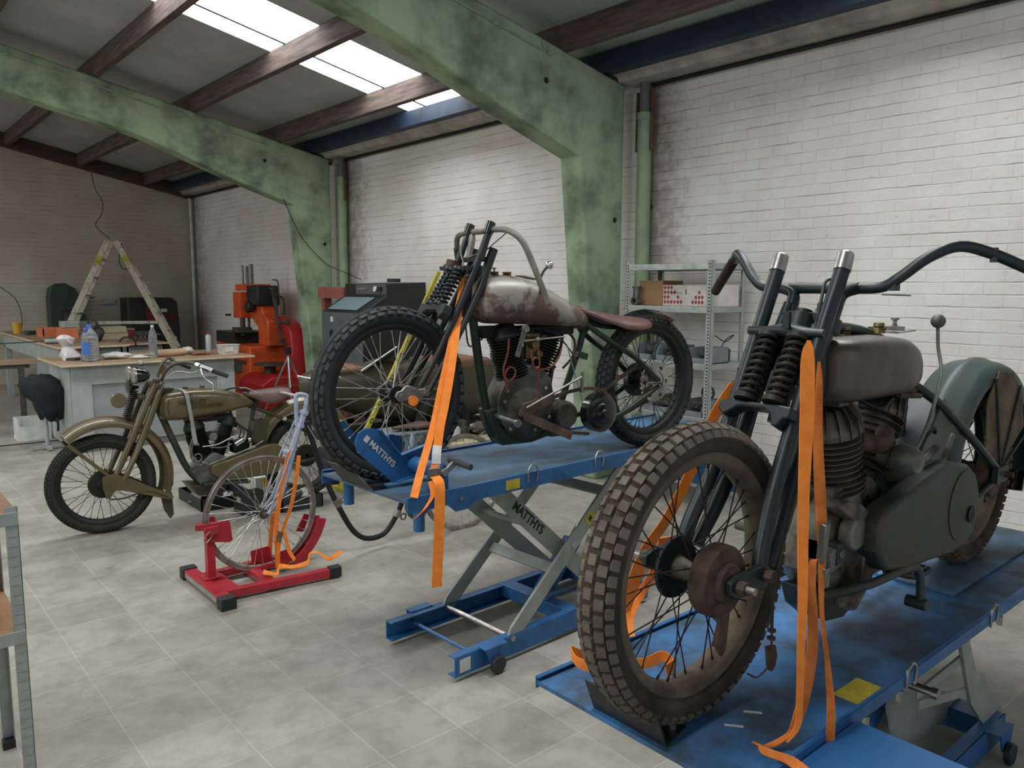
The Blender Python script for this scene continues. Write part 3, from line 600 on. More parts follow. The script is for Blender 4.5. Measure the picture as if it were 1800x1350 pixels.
B1 = [(.86, -.56, 1.05), (.76, -.45, 1.11), (.70, -.38, 1.15), (.635, -.325, 1.168), (.59, -.27, 1.14), (.56, -.215, 1.09), (.552, -.17, 1.064), (.548, -.08, 1.06), (.548, 0, 1.06)]
hb = MB(); hb.tube(B1+[(x, -y, z) for x, y, z in B1[:-1][::-1]][:-1], .0145, 14, smooth=5)
hb = hb.build('handlebar', 'fork_green', M1)
for s in (-1, 1):
    MB().tube([(.548, s*.115, 1.062), (.54, s*.072, 1.045), (.51, s*.066, .99), (.44, s*.07, .90), (.41, s*.07, .84)], [.016, .017, .019, .021, .02], smooth=4).build('handlebar_riser', 'fork_green', M1)
    MB().cyl((.502, s*.066, .975), (.488, s*.067, .94), .027).build('riser_clamp', 'case_green', M1)
    a_, b_ = B1[0], B1[2]; MB().tube([(x, s*-y*-1 if s < 0 else -y, z) for x, y, z in (B1[0], B1[1], B1[2])], .0165, 12, smooth=4).build('handgrip', 'rusty_steel', hb)
MB().cyl((.70, -.385, 1.165), (.70, -.385, 1.128), .009).box((.56, -.2, 1.065), (.03, .02, .02)).build('lever_pivot', 'case_green', hb)
MB().bar((.56, -.17, 1.045), (.585, -.235, 1.043), .010, .004).build('lever', 'beige_bar', hb)
MB().tube([(.53, -.06, 1.085), (.50, -.045, 1.08), (.47, -.05, 1.03), (.42, -.055, .90), (.345, -.085, .72), (.30, -.11, .60), (.22, -.12, .45), (.17, -.125, .34), (.17, -.123, .22)], .0045, 8, smooth=5).build('brake_cable', 'case_green', M1)
MB().tube([(.17, -.123, .25), (.172, -.123, .175)], .003).cyl((.17, -.123, .215), (.17, -.123, .21), .011).cyl((.17, -.123, .195), (.17, -.123, .19), .011).prism([(.150, .175), (.185, .17), (.195, .14), (.188, .115), (.172, .105), (.16, .12)], -.128, -.118).tube([(.165, -.123, .12), (.12, -.12, .105), (.09, -.11, .12)], .0025, smooth=4).build('cable_end', 'rusty_steel', M1)
# tank
tk = MB().loft([(.455, .835, .05, .05, 3), (.462, .835, .105, .076, 4), (.485, .835, .132, .087, 4.5), (.54, .835, .142, .091, 4.5), (.80, .833, .142, .091, 4.5), (.90, .828, .135, .088, 4), (.97, .82, .12, .08, 3.5), (1.03, .81, .10, .068, 3), (1.09, .80, .06, .045, 2.5), (1.12, .795, .02, .02, 2)], 44).build('fuel_tank', 'bare_tank', M1, smooth=60)
for x, y, r, h in ((.70, 0, .021, .022), (.96, .02, .026, .014)):
    MB().lathe([(.002, 0), (r*.9, 0), (r, .003), (r, h*.4), (r*.88, h*.5), (r, h*.6), (r, h), (.002, h+.001)], (x, y, .927), (0, 0, 1), 24).build('filler_cap', 'brass', tk)
MB().lathe([(.002, 0), (.019, 0), (.017, .01), (.013, .018), (.017, .022), (.015, .032), (.002, .036)], (.885, -.02, .925), (0, 0, 1), 20).build('pump_cap', 'brass', tk)
MB().prism([(.93, -.06), (1.12, -.035), (1.13, -.01), (.95, .05)], .924, .929, 'xy').build('tank_plate', 'dull_chrome', tk)
MB().lathe([(.002, 0), (.03, 0), (.03, .012), (.012, .014), (.006, .02), (.006, .03), (.013, .034), (.013, .04), (.002, .042)], (1.04, 0, .929), (0, 0, 1), 20).build('ammeter_cap', 'dull_chrome', tk)
gl = MB().tube([(1.03, -.135, .945), (1.03, -.14, .88), (1.0, -.165, .80), (.93, -.165, .66), (.88, -.15, .57)], .0055, 8, smooth=4).build('gear_lever', 'cast_alu', M1)
MB().ball((1.03, -.135, .962), .0215).build('knob', 'cast_alu', gl)
# frame
fr = MB()
fr.tube([(.44, 0, .93), (.49, 0, .74), (.52, 0, .50), (.54, 0, .27), (.60, 0, .17), (.74, 0, .13)], .018, smooth=4)
fr.tube([(.47, 0, .96), (.80, 0, .935), (1.05, 0, .86), (1.14, 0, .73)], .016, smooth=4)
fr.tube([(1.14, 0, .75), (1.12, 0, .5), (1.02, 0, .18)], .017)
fr.build('frame_tube', 'fork_green', M1)
for s in (-1, 1):
    MB().tube([(1.10, s*.03, .76), (1.22, s*.085, .68), (1.48, s*.105, .53), (1.66, s*.115, .42), (1.75, s*.115, .37)], .0155, smooth=4).build('seat_stay', 'fork_green', M1)
    MB().tube([(.95, s*.06, .16), (1.2, s*.09, .20), (1.55, s*.105, .31), (1.75, s*.11, .365)], .014, smooth=4).build('chain_stay', 'fork_green', M1)
MB().box((1.06, -.04, .735), (.10, .03, .025), ry=.2).tube([(.96, -.06, .73), (1.12, -.06, .715)], .009).build('seat_bracket', 'rusty_steel', M1)
# engine
en = MB().lathe([(.01, -.085), (.11, -.085), (.135, -.07), (.14, -.04), (.14, .04), (.135, .07), (.11, .085), (.01, .085)], (.64, 0, .33), (0, 1, 0), 40).lathe([(.01, 0), (.045, 0), (.05, .01), (.05, .04), (.01, .05)], (.58, -.14, .38), (0, 1, 0), 20)
en.prism([(.50, .42), (.56, .50), (.78, .50), (.92, .42), (.98, .30), (.90, .18), (.60, .17), (.50, .26)], -.07, .07)
en = en.build('crankcase', 'oily_alu', M1, bevel=.006)
cylinder_barrel(M1, (.595, .735), (.665, .445), .098, -.01, 11)
cylinder_barrel(M1, (1.02, .735), (.87, .455), .090, .02, 9)
MB().lathe([(.01, -.05), (.07, -.05), (.072, .0), (.066, .02), (.062, .04), (.01, .04)], (.672, -.02, .43), (-.2, 0, 1), 28).build('cylinder_base', 'cast_alu', M1)
MB().lathe([(.01, 0), (.05, 0), (.05, .03), (.01, .03)], (.87, .02, .42), (.45, 0, 1), 28).build('cylinder_base', 'cast_alu', M1)
MB().tube([(.70, -.06, .62), (.79, -.09, .60), (.88, -.06, .62)], .028, 16, smooth=4).build('intake_pipe', 'rusty_steel', M1)
MB().lathe([(.005, -.20), (.03, -.195), (.045, -.17), (.046, -.13), (.035, -.12), (.033, -.08), (.005, -.08)], (.84, 0, .575), (.12, 1, .1), 28).build('carburetor', 'cast_alu', M1)
MB().tube([(.76, -.07, .44), (.80, -.10, .40), (.81, -.10, .28), (.86, -.09, .24)], .009, 8, smooth=4).build('oil_line', 'black_cable', M1)
MB().prism([(.47, .47), (.50, .49), (.60, .46), (.66, .42), (.70, .33), (.69, .22), (.60, .15), (.56, .16), (.62, .24), (.63, .33), (.58, .41)], -.135, -.08).build('timing_cover', 'oily_alu', M1, bevel=.005)
MB().prism([(.46, .34), (.56, .36), (.56, .30), (.48, .28)], -.115, -.08).cyl((.52, -.125, .33), (.52, -.11, .33), .014).build('inspection_cover', 'cast_alu', M1, bevel=.003)
MB().lathe([(.01, .09), (.10, .09), (.11, .10), (.10, .15), (.01, .16)], (.60, 0, .36), (0, 1, 0), 32).build('generator_case', 'cast_alu', M1)
for k in range(3): MB().cyl((.86+.06*k, .0, .745), (.865+.06*k, .0, .775), .012, n=6).build('rocker_nut', 'dark_spring', M1, smooth=0)
# chain case
cc = MB(); P = [(.605, .33), (.61, .41), (.66, .448), (.78, .468), (.92, .495), (1.05, .515), (1.13, .513), (1.22, .495), (1.30, .45), (1.345, .38), (1.35, .32), (1.32, .25), (1.24, .215), (1.13, .21), (.98, .225), (.80, .235), (.66, .265)]
cc.prism(P, -.185, -.115); cc = cc.build('chain_case', 'case_green', M1, bevel=.012)
MB().lathe([(.01, 0), (.10, 0), (.115, -.012), (.118, -.02), (.118, -.03), (.01, -.034)], (1.20, -.158, .36), (0, 1, 0), 40).build('clutch_dome', 'case_green', cc)
MB().lathe([(.004, 0), (.028, 0), (.028, -.003), (.004, -.003)], (1.245, -.195, .325), (0, 1, 0), 24).build('clutch_opening', 'ink', cc)
# pegs and undercarriage
MB().tube([(.50, -.08, .20), (.60, -.17, .24), (.84, -.18, .235), (.88, -.19, .20), (.87, -.20, .13)], .013, smooth=4).cyl((.87, -.22, .12), (.87, -.16, .12), .018).build('brake_pedal', 'case_green', M1)
MB().prism([(.50, .21), (.68, .18), (.76, .16), (.80, .115), (.70, .075), (.60, .09), (.53, .14)], -.05, .05).build('skid_pan', 'case_green', M1, bevel=.004)
MB().cyl((.62, .02, .30), (.62, .28, .30), .014).cyl((.62, .2, .30), (.62, .24, .30), .024, n=6).build('footrest', 'case_green', M1)
MB().tube([(.78, -.14, .225), (.95, -.15, .17), (1.05, -.15, .17)], .010, smooth=3).bar((.72, -.15, .22), (.98, -.16, .20), .02, .008).build('stand_arm', 'black_plate', M1)
# rear wheel + fender
rw = wheel(M1, 'rear_wheel', (1.75, 0, .371), .369, .104, 0, .265, 'muddy_rubber', 'muddy_rim', 'spoke_dark', 'block', 62, 'dusty_tread', (.035, .05), 'rusty_steel')
MB().lathe([(.02, -.105), (.09, -.10), (.095, -.09), (.095, -.06), (.02, -.055)], n=36).build('brake_drum', 'rusty_steel', rw)
def fender(parent, nm, cx, cz, R, a0, a1, hw, m, drop=.05, n=40, squash=1.0):
    f = MB(); rings = []
    for k in range(n+1):
        a = math.radians(a0+(a1-a0)*k/n); ca, sa = math.cos(a), math.sin(a); sec = []
        for (yy, dr) in ((-1.0, -drop), (-1.0, -drop*.35), (-.93, -.012), (-.7, .0), (-.25, .008), (-.12, .016), (.12, .016), (.25, .008), (.7, 0), (.93, -.012), (1.0, -drop*.35), (1.0, -drop)): sec.append((cx+(R+dr)*ca, yy*hw, cz+(R+dr)*sa*squash))
        for (yy, dr) in ((.96, -drop), (.93, -.03), (.6, -.008), (0, 0), (-.6, -.008), (-.93, -.03), (-.96, -drop)): sec.append((cx+(R+dr)*ca, yy*hw, cz+(R+dr)*sa*squash))
        rings.append(f.ring(sec))
    f.skin(rings); return f.build(nm, m, parent, smooth=50)
fd = fender(M1, 'rear_fender', 1.75, .371, .415, 187, -8, .098, 'fender_green', .06)
fender(fd, 'fender_flap', 1.75, .371, .428, 12, -20, .085, 'gloss_black', .03, 12)
for s in (-1, 1):
    MB().prism([(1.62, .44), (1.60, .66), (1.70, .76), (1.86, .74), (1.98, .64), (2.02, .52), (1.80, .40)], s*.101-.002, s*.101+.002).build('fender_side', 'muddy_rim', fd)
    for e in ((1.66, .74), (1.93, .69), (2.10, .52)):
        MB().tube([(1.76, s*.112, .38), (e[0], s*.108, e[1])], .005, 8).build('fender_stay', 'case_green', fd)
MB().bb(1.0, 1.06, -.075, .075, .30, .46).prism([(.98, .45), (1.25, .70), (1.33, .64), (1.30, .46), (1.2, .36), (1.05, .30)], -.09, .09).build('battery_guard', 'fender_green', M1, bevel=.006)
MB().cyl((1.75, -.16, .371), (1.75, .16, .371), .012).build('rear_axle', 'rusty_steel', M1)
MB().box((1.72, -.125, .375), (.11, .02, .06)).build('axle_plate', 'case_green', M1)

# ---------------- middle motorcycle
M2 = thing('motorcycle', 'stripped green-framed vintage motorcycle with patchy bare tank and black tyres on the middle lift', 'motorcycle', (1.80, 2.886, .8705), -.13)
fw = wheel(M2, 'front_wheel', (0, 0, .376), .375, .088, .12, .276, 'worn_black_tyre', 'spoke_dark', 'spoke_bright', 'side', 46, 'tread_worn', (.022, .045), 'fork_black')
for s in (-1, 1):
    r = MB(); r.prism([(-.03, .375), (-.01, .355), (.05, .36), (.10, .365), (.125, .38), (.11, .40), (.06, .40), (.05, .415), (.02, .42), (0, .40), (-.02, .395)], s*.098-.006, s*.098+.006)
    r = r.build('rocker', 'dull_chrome', M2, bevel=.002); bolts(r, [(0, s*.10, .376), (.06, s*.104, .40), (.11, s*.104, .382)], (0, s, 0), .012, .016, 'dull_chrome')
MB().cyl((.05, -.10, .355), (.05, -.112, .355), .022).build('rocker_pad', 'strap_orange', M2)
leg_pair(M2, 'fork_tube', [(.44, 1.09), (.39, .97), (.33, .84), (.26, .70), (.15, .50), (.09, .41)], .09, [.016, .0165, .0165, .0165, .013, .011], 'fork_black')
for s in (-1, 1): MB().cyl((.428, s*.09, 1.065), (.448, s*.09, 1.115), .0205).build('fork_cap', 'gloss_black', M2)
leg_pair(M2, 'rear_fork_leg', [(.47, 1.0, .075), (.44, .93, .075), (.40, .84, .085), (.30, .66, .09), (.19, .48, .092), (.13, .385, .094)], .09, [.020, .021, .018, .015, .013, .011], 'fork_black')
for s in (-1, 1): coil(M2, (.315, s*.038-.005, .905), (.215, s*.038-.005, .755), .022, 'fork_black', 9)
MB().bar((.325, -.10, .915), (.325, .12, .915), .05, .018).cyl((.33, .085, .90), (.337, .085, .925), .032).build('upper_crown', 'fork_black', M2)
MB().cyl((.345, .088, .925), (.352, .088, .95), .028).build('brown_clamp', 'brown_clamp', M2)
q = MB(); q.prism([(-.11, .02), (.11, .02), (.115, -.02), (.09, -.05), (.075, -.03), (.04, -.012), (-.04, -.012), (-.075, -.03), (-.09, -.05), (-.115, -.02)], -.022, .022, 'yz'); q.build('lower_crown', 'fork_black', M2, bevel=.004, loc=(.215, 0, .735), rot=(0, .45, 0))
MB().cyl((.35, 0, .70), (.43, 0, .93), .028).box((.41, 0, .955), (.045, .14, .022)).build('steering_head', 'fork_black', M2)
B2 = [(.575, -.345, .765), (.55, -.335, .83), (.515, -.315, .93), (.485, -.285, 1.02), (.46, -.235, 1.065), (.45, -.17, 1.08), (.448, -.08, 1.082), (.448, 0, 1.08)]
hb = MB().tube(B2+[(x, -y, z) for x, y, z in B2[:-1][::-1]], .0135, 14, smooth=5).build('handlebar', 'beige_bar', M2)
MB().tube([(x, .002-y, z) for x, y, z in B2[:4]], .0165, 12, smooth=4).build('handgrip', 'grip_grey', hb)
for s in (-1, 1): MB().tube([(.448, s*.09, 1.078), (.44, s*.066, 1.05), (.425, s*.06, .99), (.415, s*.058, .955)], [.014, .017, .014, .014], smooth=4).build('handlebar_riser', 'beige_bar', M2)
MB().tube([(.45, -.2, 1.06), (.44, -.12, 1.02), (.43, -.06, .99), (.36, -.02, .96)], .003, smooth=4).build('control_cable', 'beige_bar', hb)
MB().tube([(.40, .06, 1.06), (.37, .05, 1.0), (.37, .02, .93), (.37, .0, .86)], .003, smooth=4).build('control_cable', 'beige_bar', hb)
tk = MB().loft([(.38, .775, .03, .035, 2.2), (.39, .775, .075, .07, 2.3), (.42, .775, .11, .095, 2.4), (.47, .775, .132, .108, 2.5), (.55, .775, .138, .112, 2.6), (.64, .77, .136, .11, 2.6), (.72, .755, .13, .10, 2.5), (.80, .735, .118, .087, 2.5), (.88, .712, .10, .072, 2.4), (.96, .69, .078, .058, 2.3), (1.02, .672, .055, .044, 2.2), (1.05, .665, .035, .032, 2)], 40).build('fuel_tank', 'patched_tank', M2, smooth=60)
for x, y in ((.50, -.03), (.60, .02)):
    MB().lathe([(.002, 0), (.02, 0), (.022, .006), (.015, .008), (.022, .012), (.022, .017), (.002, .018)], (x, y, .885), (0, 0, 1), 20).build('filler_cap', 'brass', tk)
MB().cyl((.50, -.03, .903), (.50, -.03, .915), .004).box((.5, -.03, .917), (.02, .004, .006)).build('cap_key', 'brass', tk); MB().box((.68, -.03, .876), (.10, .05, .006), ry=.15).build('tank_plate', 'brass', tk)
MB().box((.42, .03, .885), (.07, .03, .008)).build('name_plate', 'label_white', tk)
gl = MB().tube([(.71, -.15, .925), (.685, -.15, .90), (.67, -.15, .86), (.675, -.145, .80)], .006, smooth=4).build('gear_lever', 'fork_black', M2); MB().ball((.722, -.15, .932), .019).build('knob', 'chrome', gl)
fr = MB(); fr.tube([(.385, 0, .82), (.415, 0, .62), (.45, 0, .40), (.49, 0, .20), (.51, 0, .145)], .021, smooth=4).tube([(.40, 0, .86), (.7, 0, .80), (1.0, 0, .66)], .016).tube([(1.045, 0, .64), (1.02, 0, .55), (.93, 0, .33), (.87, 0, .17)], .0175).ball((1.04, 0, .64), (.035, .03, .04)).box((1.0, -.04, .50), (.05, .04, .03), ry=.3)
fr.build('frame_tube', 'frame_green', M2)
MB().prism([(.455, .27), (.50, .28), (.515, .24), (.53, .19), (.60, .15), (.76, .145), (.86, .20), (.89, .18), (.80, .12), (.70, .098), (.535, .10), (.495, .16)], -.05, .05).build('engine_cradle', 'frame_green', M2, bevel=.006)
for s in (-1, 1):
    MB().tube([(1.03, s*.035, .655), (1.12, s*.07, .585), (1.30, s*.098, .48), (1.46, s*.105, .355)], .0145, smooth=4).build('seat_stay', 'frame_green', M2)
    MB().tube([(1.02, s*.10, .17), (1.20, s*.105, .20), (1.46, s*.105, .325)], .0125, smooth=3).build('chain_stay', 'frame_green', M2)
st = MB(); R_ = []
for (x, z, w, cup) in ((.985, .742, .02, .01), (1.01, .742, .045, .02), (1.06, .735, .07, .035), (1.14, .722, .10, .055), (1.22, .708, .125, .07), (1.30, .700, .135, .07), (1.37, .698, .125, .06), (1.42, .692, .09, .045), (1.435, .685, .04, .02)):
    top = [(x, w*t, z-.012*(1-t*t)*(x > 1.05)-cup*abs(t)**2.6) for t in [-1+2*k/12 for k in range(13)]]
    R_.append(st.ring(top+[(a, b*.98, c-.012) for a, b, c in top[::-1]]))
st.skin(R_); st = st.build('saddle', 'leather_red', M2, smooth=60); coil(st, (1.30, -.06, .64), (1.30, -.06, .61), .02, turns=3)
MB().tube([(1.02, 0, .69), (1.15, 0, .64), (1.3, 0, .63)], .012, smooth=4).build('saddle_bar', 'frame_green', M2)
fd = fender(M2, 'rear_fender', 1.455, .345, .36, 118, 72, .062, 'gloss_black', .02, 16); fender(fd, 'fender_tip', 1.455, .345, .362, 78, 66, .062, 'leather_red', .02, 8)
rw = wheel(M2, 'rear_wheel', (1.454, -.018, .345), .343, .09, .07, .255, 'tyre_dusty', 'spoke_dark', 'spoke_dark', 'block', 54, None, (.03, .045), 'fork_black')
sp = MB(); tth = []
for k in range(96): a = 2*PI*k/96; rr = .108 if k % 4 < 2 else .100; tth.append((rr*math.cos(a), rr*math.sin(a)))
sp.prism(tth, -.062, -.056).lathe([(.06, -.066), (.075, -.066), (.075, -.06), (.06, -.06)], n=36, closed=True).build('sprocket', 'dull_chrome', rw)
for k in range(6): a = k*PI/3; MB().cyl((.078*math.cos(a), -.066, .078*math.sin(a)), (.078*math.cos(a), -.061, .078*math.sin(a)), .010, n=12).build('sprocket_hole', 'ink', rw)
MB().lathe([(.01, .05), (.085, .052), (.09, .08), (.01, .085)], n=36).build('brake_drum', 'fork_black', rw)
MB().cyl((1.454, -.14, .345), (1.454, .12, .345), .008).bar((1.38, -.115, .35), (1.47, -.115, .345), .012, .006).cyl((1.454, -.15, .345), (1.454, -.135, .345), .013, n=6).build('rear_axle', 'dull_chrome', M2)
MB().lathe([(.01, -.075), (.10, -.075), (.13, -.06), (.135, -.03), (.135, .04), (.12, .06), (.01, .06)], (.66, 0, .245), (0, 1, 0), 44).prism([(.50, .33), (.55, .42), (.60, .43), (.68, .47), (.75, .45), (.80, .40), (.82, .30), (.78, .16), (.56, .16), (.50, .24)], -.065, .055).build('crankcase', 'dark_cast', M2, bevel=.006)
bolts(M2, [(.53, -.07, .31), (.545, -.07, .36), (.56, -.07, .18), (.76, -.07, .36), (.78, -.07, .22), (.70, -.07, .165)], (0, -1, 0), .009, .008)
MB().prism([(.60, .24), (.62, .295), (.70, .31), (.80, .33), (.80, .29), (.70, .25), (.66, .21)], -.095, -.075).build('chain_guard_bracket', 'rusty_steel', M2, bevel=.002)
cylinder_barrel(M2, (.55, .665), (.62, .385), .083, -.01, 15, 'fin_black', radial=False, head=.22)
cylinder_barrel(M2, (.845, .665), (.745, .40), .078, .01, 14, 'fin_black', radial=False, head=.22)
MB().tube([(.60, -.03, .60), (.69, -.05, .585), (.78, -.03, .60)], .018, smooth=4).lathe([(.005, -.09), (.02, -.09), (.022, -.05), (.005, -.04)], (.69, 0, .57), (0, 1, 0)).build('carburetor', 'brass', M2)
for P in ([(.54, -.09, .60), (.53, -.10, .54), (.505, -.10, .46), (.52, -.10, .41), (.56, -.10, .42), (.57, -.10, .455), (.54, -.10, .47), (.515, -.10, .44), (.525, -.10, .36)],
          [(.70, -.08, .57), (.705, -.10, .50), (.70, -.10, .40), (.705, -.10, .33), (.71, -.10, .28)],
          [(.67, -.08, .54), (.665, -.10, .49), (.68, -.10, .46), (.705, -.10, .47), (.70, -.10, .50), (.675, -.10, .505), (.665, -.10, .47), (.70, -.10, .45), (.78, -.09, .46), (.83, -.08, .50), (.86, -.06, .54)]):
    MB().tube(P, .0048, 8, smooth=5).build('copper_pipe', 'copper', M2)
MB().cyl((.60, -.09, .585), (.86, -.09, .60), .0035).ball((.70, -.09, .592), .012).build('throttle_rod', 'dull_chrome', M2)
MB().bar((.60, -.13, .64), (.56, -.13, .52), .008, .022, up=(1, 0, 0)).cyl((.605, -.14, .645), (.605, -.12, .645), .016).build('shift_gate', 'cast_alu', M2)
MB().cyl((.62, -.12, .28), (.94, -.12, .405), .0055).bar((.94, -.12, .33), (.945, -.12, .43), .016, .012).build('clutch_rod', 'dull_chrome', M2)
MB().cyl((.90, -.05, .56), (.985, -.09, .24), .0028).build('brake_rod', 'dull_chrome', M2)
MB().tube([(.80, -.03, .60), (.84, -.03, .63)], .008).tube([(.90, 0, .64), (.91, 0, .60), (.90, 0, .54), (.86, 0, .47)], .008, smooth=3).tube([(.80, -.02, .26), (.835, -.02, .44), (.85, -.02, .455)], .012).build('seat_post_fittings', 'rusty_steel', M2)
MB().lathe([(.01, -.06), (.06, -.06), (.07, -.04), (.07, .05), (.01, .06)], (.89, -.02, .215), (0, 1, 0), 28).box((.88, 0, .17), (.12, .08, .12)).build('gearbox', 'dark_cast', M2, bevel=.004)
MB().lathe([(.01, -.19), (.018, -.19), (.022, -.175), (.045, -.172), (.05, -.16), (.085, -.158), (.095, -.15), (.097, -.10), (.01, -.095)], (1.045, 0, .225), (0, 1, 0), 44).build('clutch_drum', 'gloss_black', M2)
def chain(parent, P, r=.007, step=.0127, m='rusty_steel'):
    P = cr(P, 8); c = MB(); acc = 0; last = P[0]; k = 0
    for p in P[1:]:
        while (p-last).length >= step:
            d = (p-last).normalized(); last = last+d*step; k += 1; n = V(-d.z, 0, d.x)
            for yy in (-1, 1): c.box(last+V(0, yy*(.005+.002*(k % 2)), 0), (step*1.1, .0016, .015), ry=-math.atan2(d.z, d.x))
            c.cyl(last+d*step/2+V(0, -.006, 0), last+d*step/2+V(0, .006, 0), .004, n=6)
    return c.build('chain', m, parent, smooth=0)
chain(M2, [(.78, -.09, .31), (.88, -.10, .335), (.98, -.11, .345), (1.06, -.12, .335), (1.11, -.12, .30)]); chain(M2, [(.66, -.095, .245), (.76, -.10, .18), (.88, -.12, .14), (.98, -.125, .125)])
chain(M2, [(1.05, -.085, .31), (1.12, -.085, .33), (1.22, -.083, .385), (1.38, -.08, .45)]); chain(M2, [(1.02, -.085, .15), (1.16, -.085, .17), (1.40, -.08, .25)])
MB().bar((.60, -.14, .245), (.86, -.15, .13), .04, .008, up=(0, 1, 0)).build('footboard_arm', 'rusty_steel', M2, smooth=0)
MB().cyl((.50, -.04, .245), (.50, -.22, .235), .011).cyl((.50, -.22, .235), (.50, -.235, .234), .018, n=10).cyl((.50, .03, .245), (.50, .05, .245), .02).build('footrest', 'dull_chrome', M2)
MB().tube([(.47, .02, .60), (.42, .05, .56), (.40, .05, .62), (.38, .03, .75)], .004, smooth=4).build('control_cable', 'black_cable', M2)

# ---------------- olive motorcycle on the floor
M3 = thing('motorcycle', 'complete olive brown vintage motorcycle standing on the floor on the left', 'motorcycle', (1.334, 5.90, .0), 0)
fw = wheel(M3, 'front_wheel', (0, 0, .346), .345, .104, -.12, .255, 'tyre_dusty', 'spoke_dark', 'spoke_dark', 'fine', 72, None, (.028, .05), 'fork_black')
MB().lathe([(.02, -.075), (.03, -.075), (.04, -.062), (.088, -.058), (.092, -.05), (.092, -.02), (.02, -.015)], n=36).build('brake_drum', 'fin_black', fw)
fd = fender(M3, 'front_fender', .03, .355, .425, 128, -18, .085, 'olive_paint', .05, squash=1.04)
q = MB(); q.tube([(.03+.4375*math.cos(math.radians(a)), -.03, .355+1.04*.4375*math.sin(math.radians(a))) for a in range(126, -16, -6)], .0025, 6, smooth=2); q.build('pinstripe', 'stripe_red', fd)
MB().tube([(.03+.378*math.cos(math.radians(a)), -.087, .355+1.04*.378*math.sin(math.radians(a))) for a in range(126, -16, -6)], .004, 6, smooth=2).build('fender_edge', 'stripe_red', fd)
for s in (-1, 1): MB().bar((-.21, s*.09, .655), (.055, s*.10, .38), .022, .006, up=(0, 1, 0)).build('fender_stay', 'olive_paint', fd)
MB().prism([(.36, .21), (.44, .22), (.445, .06), (.42, .03), (.38, .10)], -.07, -.064).build('mud_flap', 'olive_dark', fd)
leg_pair(M3, 'fork_tube', [(.36, 1.02), (.30, .90), (.24, .77), (.17, .62), (.10, .47), (.06, .38)], .085, [.019, .023, .024, .022, .018, .016], 'olive_paint')
leg_pair(M3, 'rear_fork_leg', [(.41, 1.03, .07), (.37, .93, .08), (.31, .78, .088), (.24, .62, .09), (.17, .47, .095), (.12, .37, .098)], .085, [.018, .023, .025, .024, .019, .017], 'olive_paint')
for s in (-1, 1):
    r = MB(); r.prism([(-.02, .41), (.05, .425), (.17, .37), (.30, .29), (.43, .215), (.44, .19), (.40, .185), (.25, .245), (.10, .30), (.05, .305), (.02, .25), (.0, .26), (-.02, .33)], s*.105-.005, s*.105+.005); r.build('rocker', 'olive_paint', M3, bevel=.002)
    MB().helix((.235, s*.03-.02, .98), (.17, s*.03-.02, .77), .017, .0042, 16, 6, 10).build('fork_spring', 'dark_spring', M3)
MB().tube([(.02, -.108, .25), (.12, -.108, .245), (.26, -.108, .27), (.40, -.108, .20)], .006, smooth=3).build('brake_linkage', 'olive_dark', M3)
MB().box((.38, 0, 1.0), (.06, .20, .03)).cyl((.34, 0, .86), (.40, 0, 1.04), .03).box((.27, 0, .93), (.06, .18, .025)).build('fork_crown', 'olive_dark', M3, bevel=.004)
for s, c in ((-1, 'gloss_black'), (1, 'gloss_black')):
    h = MB().lathe([(.01, .11), (.03, .10), (.045, .07), (.052, .03), (.054, 0), (.01, 0)], (.22, s*.068, 1.085), (1, 0, 0), 28).build('headlamp', c, M3)
    MB().lathe([(.002, -.014), (.03, -.011), (.05, -.003), (.058, 0), (.059, .012), (.052, .013), (.002, .013)], (.22, s*.068, 1.085), (1, 0, 0), 28).build('lamp_rim', 'dull_chrome', h)
    MB().ball((.30, s*.02+.02, 1.16), (.016, .016, .02)).build('top_light', 'dull_chrome', M3)
MB().lathe([(.002, -.01), (.03, -.008), (.055, .0), (.05, .015), (.025, .03), (.012, .07), (.002, .07)], (.20, -.0, 1.0), (1, 0, 0), 24).build('horn', 'gloss_black', M3)
MB().lathe([(.002, 0), (.045, .0), (.052, .006), (.052, .018), (.04, .03), (.002, .034)], (.11, -.10, .925), (.4, .9, 0), 24).build('horn_cover', 'label_beige' if 'label_beige' in MATS else 'olive_paint', M3)
B3 = [(.64, -.345, 1.115), (.60, -.30, 1.145), (.565, -.24, 1.165), (.52, -.17, 1.168), (.47, -.11, 1.145), (.435, -.07, 1.10), (.415, -.05, 1.045), (.412, 0, 1.03)]
hb = MB().tube(B3+[(x, -y, z) for x, y, z in B3[:-1][::-1]], .0115, 12, smooth=5).build('handlebar', 'olive_dark', M3)
for s in (-1, 1):
    MB().cyl((.60, s*.30, 1.145), (.665, s*.355, 1.115), .0155).cyl((.585, s*.272, 1.155), (.60, s*.30, 1.147), .02).build('grip_sleeve', 'chrome', hb)
    MB().cyl((.665, s*.355, 1.115), (.76, s*.39, 1.072), .0165, .015).build('handgrip', 'grip_grey', hb)
MB().tube([(.60, -.31, 1.13), (.605, -.33, 1.08), (.63, -.34, 1.05), (.66, -.36, 1.02), (.665, -.365, .98)], .006, smooth=4).ball((.665, -.365, .975), .009).build('brake_lever', 'chrome', hb)
MB().tube([(.585, .28, 1.13), (.60, .30, 1.09), (.62, .33, 1.05)], .006, smooth=4).build('clutch_lever', 'chrome', hb)
MB().tube([(.60, -.30, 1.12), (.55, -.26, 1.10), (.47, -.15, 1.10), (.39, -.10, .98), (.32, -.10, .84), (.24, -.11, .62), (.13, -.11, .42)], .004, smooth=5).build('brake_cable', 'dull_chrome', M3)
MB().cyl((.52, .30, 1.08), (.525, .29, 1.08), .035).build('mirror', 'leather_brown', hb)
